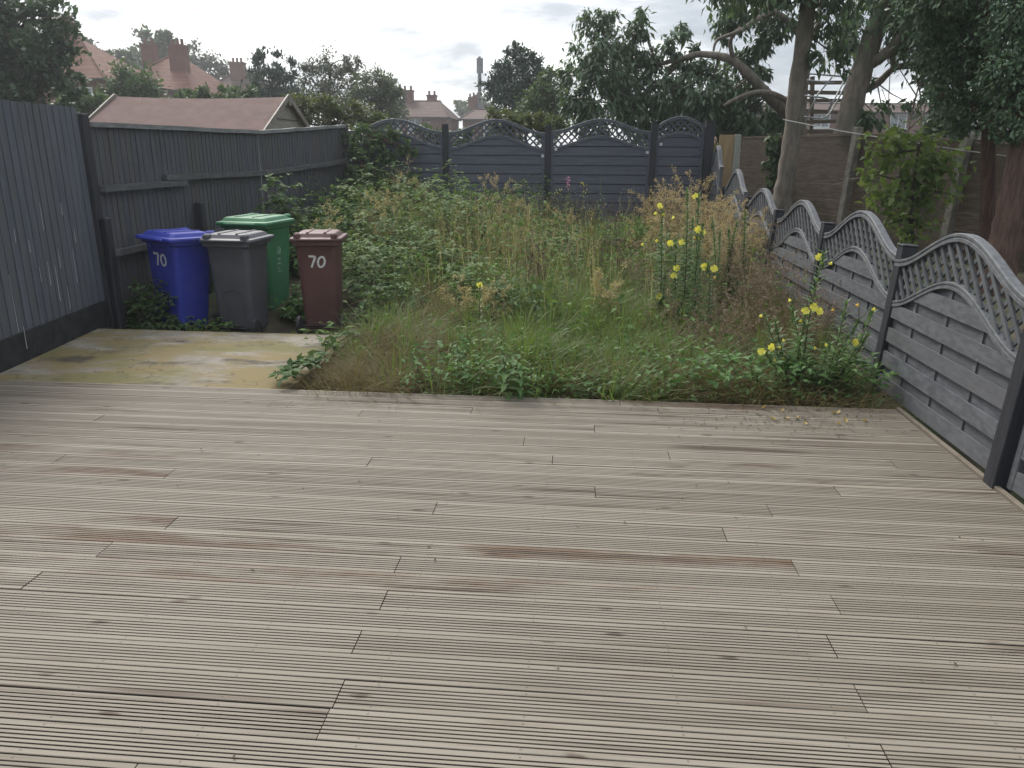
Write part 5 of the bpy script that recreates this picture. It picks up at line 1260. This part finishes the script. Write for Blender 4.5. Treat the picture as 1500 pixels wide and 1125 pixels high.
# dead branching weeds
def dead_weed(lab, x, y, h, n, mat, seed, spread=.28, name='dead_weed', group='dead weeds', fluff=9, w=.004, seedL=.022):
    g = np.random.default_rng(seed + 900); off = (x, y, float(gz(x, y))); t = thing(name, lab, 'weed', off, 0, group); c = np.array(off)
    nb, sb_ = NB(), NB(); A, B = [], []
    for k in range(n):
        d = np.array([g.normal() * spread, g.normal() * spread, 1.0]); b = c + np.array([g.normal() * .08, g.normal() * .08, 0]); l = h * g.uniform(.6, 1.1); e_ = b + d / np.linalg.norm(d) * l
        A.append(b); B.append(e_)
        for j in range(7):
            q = g.uniform(.35, .97); s = b + (e_ - b) * q; dd = unit((d + g.normal(size=3) * .75)[None])[0]; ee = s + dd * l * g.uniform(.10, .24); A.append(s); B.append(ee)
            for i in range(2):
                qq = g.uniform(.4, .9); s2 = s + (ee - s) * qq; A.append(s2); B.append(s2 + unit((dd + g.normal(size=3) * .8)[None])[0] * l * g.uniform(.04, .1))
    A, B = np.array(A), np.array(B); straws(nb, A, B, w * g.uniform(.5, 1.1, len(A)))
    sub = np.linalg.norm(B - A, axis=1) < h * .3
    Q = np.repeat(B[sub], fluff, 0); m = len(Q); Q = Q - np.repeat((B - A)[sub], fluff, 0) * g.uniform(0, .9, (m, 1)) + g.normal(size=(m, 3)) * .01
    rhombs(sb_, Q, rv(g, m) + np.array([0, 0, .4]), rv(g, m), seedL * g.uniform(.5, 1.2, m), seedL * .42)
    nb.build('stem', mat if mat is not G_beige else G_tan, t, off); sb_.build('seed_head', mat, t, off); return t
DW = [('tall dead reddish weed hiding the foot of the second trellis panel', 1.8, 7.4, .78, 14), ('tall dead reddish weed between the primroses and the third trellis panel', 1.7, 8.3, .85, 14), ('dead reddish weed hard against the first trellis panel past the deck', 2.02, 6.4, .68, 12), ('dead reddish weed behind the lime sprig', 1.1, 6.2, .5, 11), ('dead reddish weed left of the large yellow flowered plant', 1.45, 6.1, .55, 14), ('dead reddish weed behind the large yellow flowered plant', 1.85, 6.15, .62, 15), ('dead reddish weed touching the trellis fence past the deck', 2.0, 6.9, .6, 14), ('dead reddish weed between the two primrose groups', 1.5, 6.9, .6, 20),
      ('dead reddish weed amid the primrose stems', 1.25, 7.6, .65, 12), ('dead reddish weed by the second trellis panel', 1.95, 7.9, .7, 14), ('low dead reddish weed behind the olive grass mound', .95, 6.7, .45, 10), ('dead reddish weed left of the primrose group', .75, 7.9, .6, 11)]
for i, (lab, x, y, h, n) in enumerate(DW): dead_weed(lab, x, y, h * 1.18, n, G_red, i, fluff=4, seedL=.02, spread=.34)
BW = [('pale brown seed heads rising out of the left brambles', -2.6, 10.4, 1.15, 9, .26), ('pale brown seed heads beside the climbing bramble', -3.0, 12.7, 1.3, 9, .26), ('thin brown seed heads in the rough grass behind the lone primrose', -.9, 7.0, .6, 8, .3), ('thin brown seed heads between the dock stalks and the lush grass', .3, 7.2, .6, 8, .3), ('beige fluffy seed heads before the narrow domed panel', 1.30, 11.2, 1.05, 21, .26), ('beige fluffy weed right of the tallest primrose', 1.55, 9.4, .95, 21, .26), ('beige fluffy weed against the trellis fence beyond the primroses', 1.98, 9.6, .9, 21, .26), ('beige fluffy weed under the corner trellis', 1.75, 11.6, 1.0, 21, .26),
      ('low spreading beige weed left of the primroses', 1.05, 10.2, .7, 19, .26), ('beige fluffy weed next to the loose rail end', 1.95, 10.7, .8, 21, .26), ('beige fluffy weed behind the flowerless primrose spires', 1.65, 8.6, .8, 19, .26), ('slim beige seed head in front of the middle back post', -.35, 10.9, .85, 4, .12),
      ('slim beige seed head before the middle back panel', -1.35, 12.0, 1.05, 4, .12), ('brownish seed heads before the bramble covered panel', -2.55, 12.3, 1.0, 7, .2), ('brownish seed heads left of the middle back post', -1.05, 12.5, .95, 8, .25), ('dull brown weed behind the green bin', -3.05, 9.3, .85, 6, .18)]
for i, (lab, x, y, h, n, s) in enumerate(BW): dead_weed(lab, x, y, h, n, G_tan if i in (0, 1, 2, 3) or i > 12 else G_beige, 40 + i, spread=s, name='seeding_weed', group='fluffy seeding weeds', fluff=12, seedL=.028)
for i, (lab, x, y, h) in enumerate((('dark red dock stalks in the middle of the rough grass', -.42, 8.15, .75), ('dark brown thin stalks right of the green bush', .55, 8.6, .95), ('dark upright stalks behind the rough grass', .15, 8.4, .85))):
    dead_weed(lab, x, y, h, 7, leaf('dark_dock_%s' % 'abc'[i], (.07, .035, .025), (.12, .06, .045), None, .1), 70 + i, spread=.12, name='dock_stalk', group='dark dock stalks', fluff=6, w=.006, seedL=.014)

# leafy upright weeds
def leafy(lab, px, py, Y, h, L, mat, seed, name='nettle', nst=1, aspect=.36, n=24, group=None, droop=.3, flow=None):
    g = np.random.default_rng(seed + 300); b0 = at(px, py, Y); off = (float(b0[0]), float(Y), float(gz(b0[0], Y))); t = thing(name, lab, 'plant', off, 0, group); c = np.array(off); mb, nb, fb = MB(), NB(), NB()
    for k in range(nst):
        b = c + np.array([g.normal() * .05 * (nst > 1), g.normal() * .04 * (nst > 1), -.02]); hh = h * (1 if k == 0 else g.uniform(.5, .95)); e_ = b + np.array([g.normal() * .04, g.normal() * .03 - .02, hh]); mb.tube([b, (b + e_) / 2 + g.normal(size=3) * .006, e_], [.006, .005, .003], 6)
        q = np.linspace(.15, 1, n); a = np.arange(n) * 1.57 + (np.arange(n) // 2) * 0 + g.uniform(-.25, .25, n); hd = np.stack([np.cos(a), np.sin(a), 0 * a], 1)
        sz = L * (1.1 - .75 * q ** 2) * g.uniform(.8, 1.15, n); leaves(nb, b + (e_ - b) * q[:, None], unit(hd + np.array([0, 0, .35 - droop])), unit(np.array([0, 0, 1.0]) + hd * .2), sz, sz * aspect, .12, droop)
        if flow:
            m = flow[1]; P = e_ - np.array([0, 0, 1]) * g.uniform(0, flow[2], (m, 1)) + g.normal(size=(m, 3)) * flow[3]; rhombs(fb, P, rv(g, m), rv(g, m), .022, .016)
    mb.build('stem', M_stem, t, off); nb.build('leaf', mat, t, off)
    if flow: fb.build('flower', flow[0], t, off)
    return t
leafy('tall leafy green weed leaning over the deck edge in the middle', 747, 560, 5.07, .56, .15, G_dock, 1, nst=2, n=30)
leafy('leafy green weed left of the middle one at the deck edge', 690, 560, 5.3, .45, .11, G_dock, 2, nst=3)
leafy('spreading green weed in the lush grass behind the middle deck weed', 690, 500, 5.9, .42, .11, G_weed, 21, nst=4)
leafy('spreading green weed in the grass left of the large primrose', 1010, 520, 5.7, .40, .10, G_weed, 22, nst=4)
leafy('bushy green weed on the right part of the lush grass', 900, 480, 6.2, .44, .10, G_dock, 23, nst=4)
leafy('low leafy weed right of the middle one at the deck edge', 800, 570, 5.1, .30, .10, G_dock, 3, nst=4, n=18)
leafy('leafy weed before the olive mound at the deck edge', 625, 560, 5.25, .36, .10, G_weed, 4, nst=3)
leafy('slim green weed amid the lush grass', 950, 470, 7.3, .62, .09, G_weed, 5, nst=2)
leafy('slim dark weed before the slate blue panels', 1062, 300, 9.6, .8, .08, G_weed, 6, nst=2)
leafy('yellow green upright sprig in front of the back fence', 876, 330, 11.6, 1.05, .10, G_dock, 7, nst=1, n=40)
leafy('rosebay with a single pink flower spike before the back fence', 836, 330, 11.4, 1.10, .10, G_weed, 8, name='rosebay_plant', nst=1, n=44, flow=(G_pink, 46, .16, .016))
leafy('yellow ragwort beside the black middle post of the back fence', 862, 330, 12.2, .95, .06, G_weed, 9, name='ragwort_plant', nst=3, n=24, flow=(G_yel, 9, .03, .03))
leafy('yellow ragwort low in front of the tall dry grass', 690, 300, 11.0, .72, .06, G_weed, 10, name='ragwort_plant', nst=3, n=20, flow=(G_yel, 9, .03, .03))
leafy('thin yellow flowered ragwort left of the middle post', 810, 320, 12.0, .85, .06, G_weed, 12, name='ragwort_plant', nst=2, n=20, flow=(G_yel, 7, .03, .03))
leafy('whitish small daisies in the middle of the rough grass', 738, 385, 8.8, .42, .05, G_weed, 11, name='daisy_plant', nst=8, n=10, flow=(G_white, 7, .03, .03))
# broad basal leaves on the deck edge
def rosette(lab, px, Y, n, L, W, mat, seed, lift=.5, name='dock_plant', group='broad leaved docks at the deck edge'):
    g = np.random.default_rng(seed + 700); b0 = at(px, 560, Y); off = (float(b0[0]), float(Y), float(gz(b0[0], Y)) + .02); t = thing(name, lab, 'plant', off, 0, group); c = np.array(off); nb, st = NB(), MB()
    for k in range(n):
        a = g.uniform(0, 6.28); d = unit(np.array([[math.cos(a), math.sin(a) - .25, lift * g.uniform(.6, 1.5)]]))[0]; l = L * g.uniform(.7, 1.2); w = W * g.uniform(.8, 1.2); s = unit(np.cross(d, [0, 0, 1.0])[None])[0]; up_ = np.cross(s, d)
        p0 = c + d * l * .35; st.tube([c, p0], [.004, .003], 5); rows = []
        for q, ww in ((0, .12), (.15, .7), (.4, 1.0), (.7, .75), (.9, .35), (1, .03)):
            cc = p0 + d * l * q - np.array([0, 0, 1.0]) * l * .42 * q * q; rows += [cc - s * w * ww * .5 + up_ * .012 * ww, cc - up_ * .006, cc + s * w * ww * .5 + up_ * .012 * ww]
        nb.batch(np.array(rows)[None], quads=[f for r_ in range(5) for f in ((r_ * 3, r_ * 3 + 1, r_ * 3 + 4, r_ * 3 + 3), (r_ * 3 + 1, r_ * 3 + 2, r_ * 3 + 5, r_ * 3 + 4))])
    st.build('stalk', M_stem, t, off); nb.build('leaf', mat, t, off, smooth=True); return t
rosette('broad leaved dock beside the olive grass mound at the deck edge', 545, 5.02, 8, .17, .085, G_bramd, 1, .5); rosette('broad leaved dock in front of the olive grass mound', 590, 5.05, 10, .18, .09, G_bramd, 2, .7); rosette('bright broad leaf lying flat beside the creeping bramble', 480, 5.02, 3, .17, .07, G_dock, 3, .15)
rosette('broad leaved dock right of the leafy weed in the middle', 862, 5.05, 9, .19, .075, G_dock, 4, .9); rosette('broad leaved dock halfway to the large yellow flowered plant', 940, 5.08, 9, .20, .07, G_dock, 5, .8); rosette('broad leaved dock at the foot of the large yellow flowered plant', 1195, 5.05, 12, .22, .085, G_prim, 6, .5); rosette('broad leaved dock against the trellis fence in the deck corner', 1272, 5.08, 12, .24, .09, G_prim, 7, .6)
leafy('lime green sprig on the deck edge left of the large yellow flowered plant', 1118, 575, 5.03, .20, .035, G_lime, 20, name='lime_sprig', nst=9, n=12, aspect=.8, droop=.05)

# fallen leaves and crumbs on the deck
M_fallen = leaf('fallen_leaf_yellow', (.38, .27, .09), (.5, .38, .16), None, .2)
LF = [(1115, 598), (1145, 603), (1165, 611), (1150, 612), (1225, 605), (1238, 613), (1228, 606), (1240, 619), (1270, 615), (1138, 615), (1232, 620), (1180, 622)]
wh = ['nearest the lime sprig', 'just right of the lime sprig', 'left of the dark crumbs', 'before the lime sprig', 'under the large primrose', 'below the large primrose, paler', 'under the dock leaves', 'lying lowest in the right cluster', 'nearest the trellis fence', 'out in front of the lime sprig', 'in front of the right cluster', 'alone between the two clusters']
for i, (x, y) in enumerate(LF):
    p = onz(x, y, .006); g = np.random.default_rng(i); nb = NB(); d = unit(np.array([[g.normal(), g.normal(), .12]])); leaves(nb, p[None], d, np.array([[g.normal() * .2, g.normal() * .2, 1.0]]), .05 * g.uniform(.6, 1.1), .028, .3, -.25)
    tag(nb.build('fallen_leaf', M_fallen, None, tuple(p)), 'yellowed dry fallen leaf on the deck ' + wh[i], 'leaf', 'fallen leaves on the deck')
cr = NB(); n = 260; P = np.stack([rng.normal(1.35, .38, n), 4.62 + rng.normal(0, .13, n), np.full(n, .004)], 1); P = P[(P[:, 1] < 4.9) & (P[:, 0] < 2.05)]; n = len(P)
rhombs(cr, P, unit(hdir(n) + np.array([0, 0, .25])), rv(rng, n) * .3 + np.array([0, 0, 1.0]), rng.uniform(.008, .028, n), .010)
n = 60; P = np.stack([rng.uniform(-3.6, 2, n), rng.uniform(1.2, 4.8, n), np.full(n, .004)], 1)
rhombs(cr, P, unit(hdir(n) + np.array([0, 0, .35])), rv(rng, n) * .3 + np.array([0, 0, 1.0]), rng.uniform(.008, .02, n), .011)
stuff(cr.build('leaf_litter', solid('dark_crumbs', (.05, .036, .026), (.10, .07, .045), ns=60, rough=.9)), 'dark crumbs of dead leaf scattered over the deck boards', 'litter')
# ------------------------------------------------------------------ haze volume added to imitate milky lens glare
hz = MB(); hz.box(-330, 330, -90, 350, -2.0, 13.2)
hm = bpy.data.materials.new('glare_haze'); hm.use_nodes = True
hn = hm.node_tree; hn.nodes.clear()
ho = hn.nodes.new('ShaderNodeOutputMaterial'); hv = hn.nodes.new('ShaderNodeVolumePrincipled')
hv.inputs['Color'].default_value = (.93, .96, 1.0, 1); hv.inputs['Density'].default_value = .0014; hv.inputs['Anisotropy'].default_value = .45
hn.links.new(hv.outputs[0], ho.inputs['Volume'])
haze = hz.build('haze', hm); haze['kind'] = 'stuff'; haze['label'] = 'thin haze over the gardens, added to imitate lens glare'; haze['category'] = 'haze'
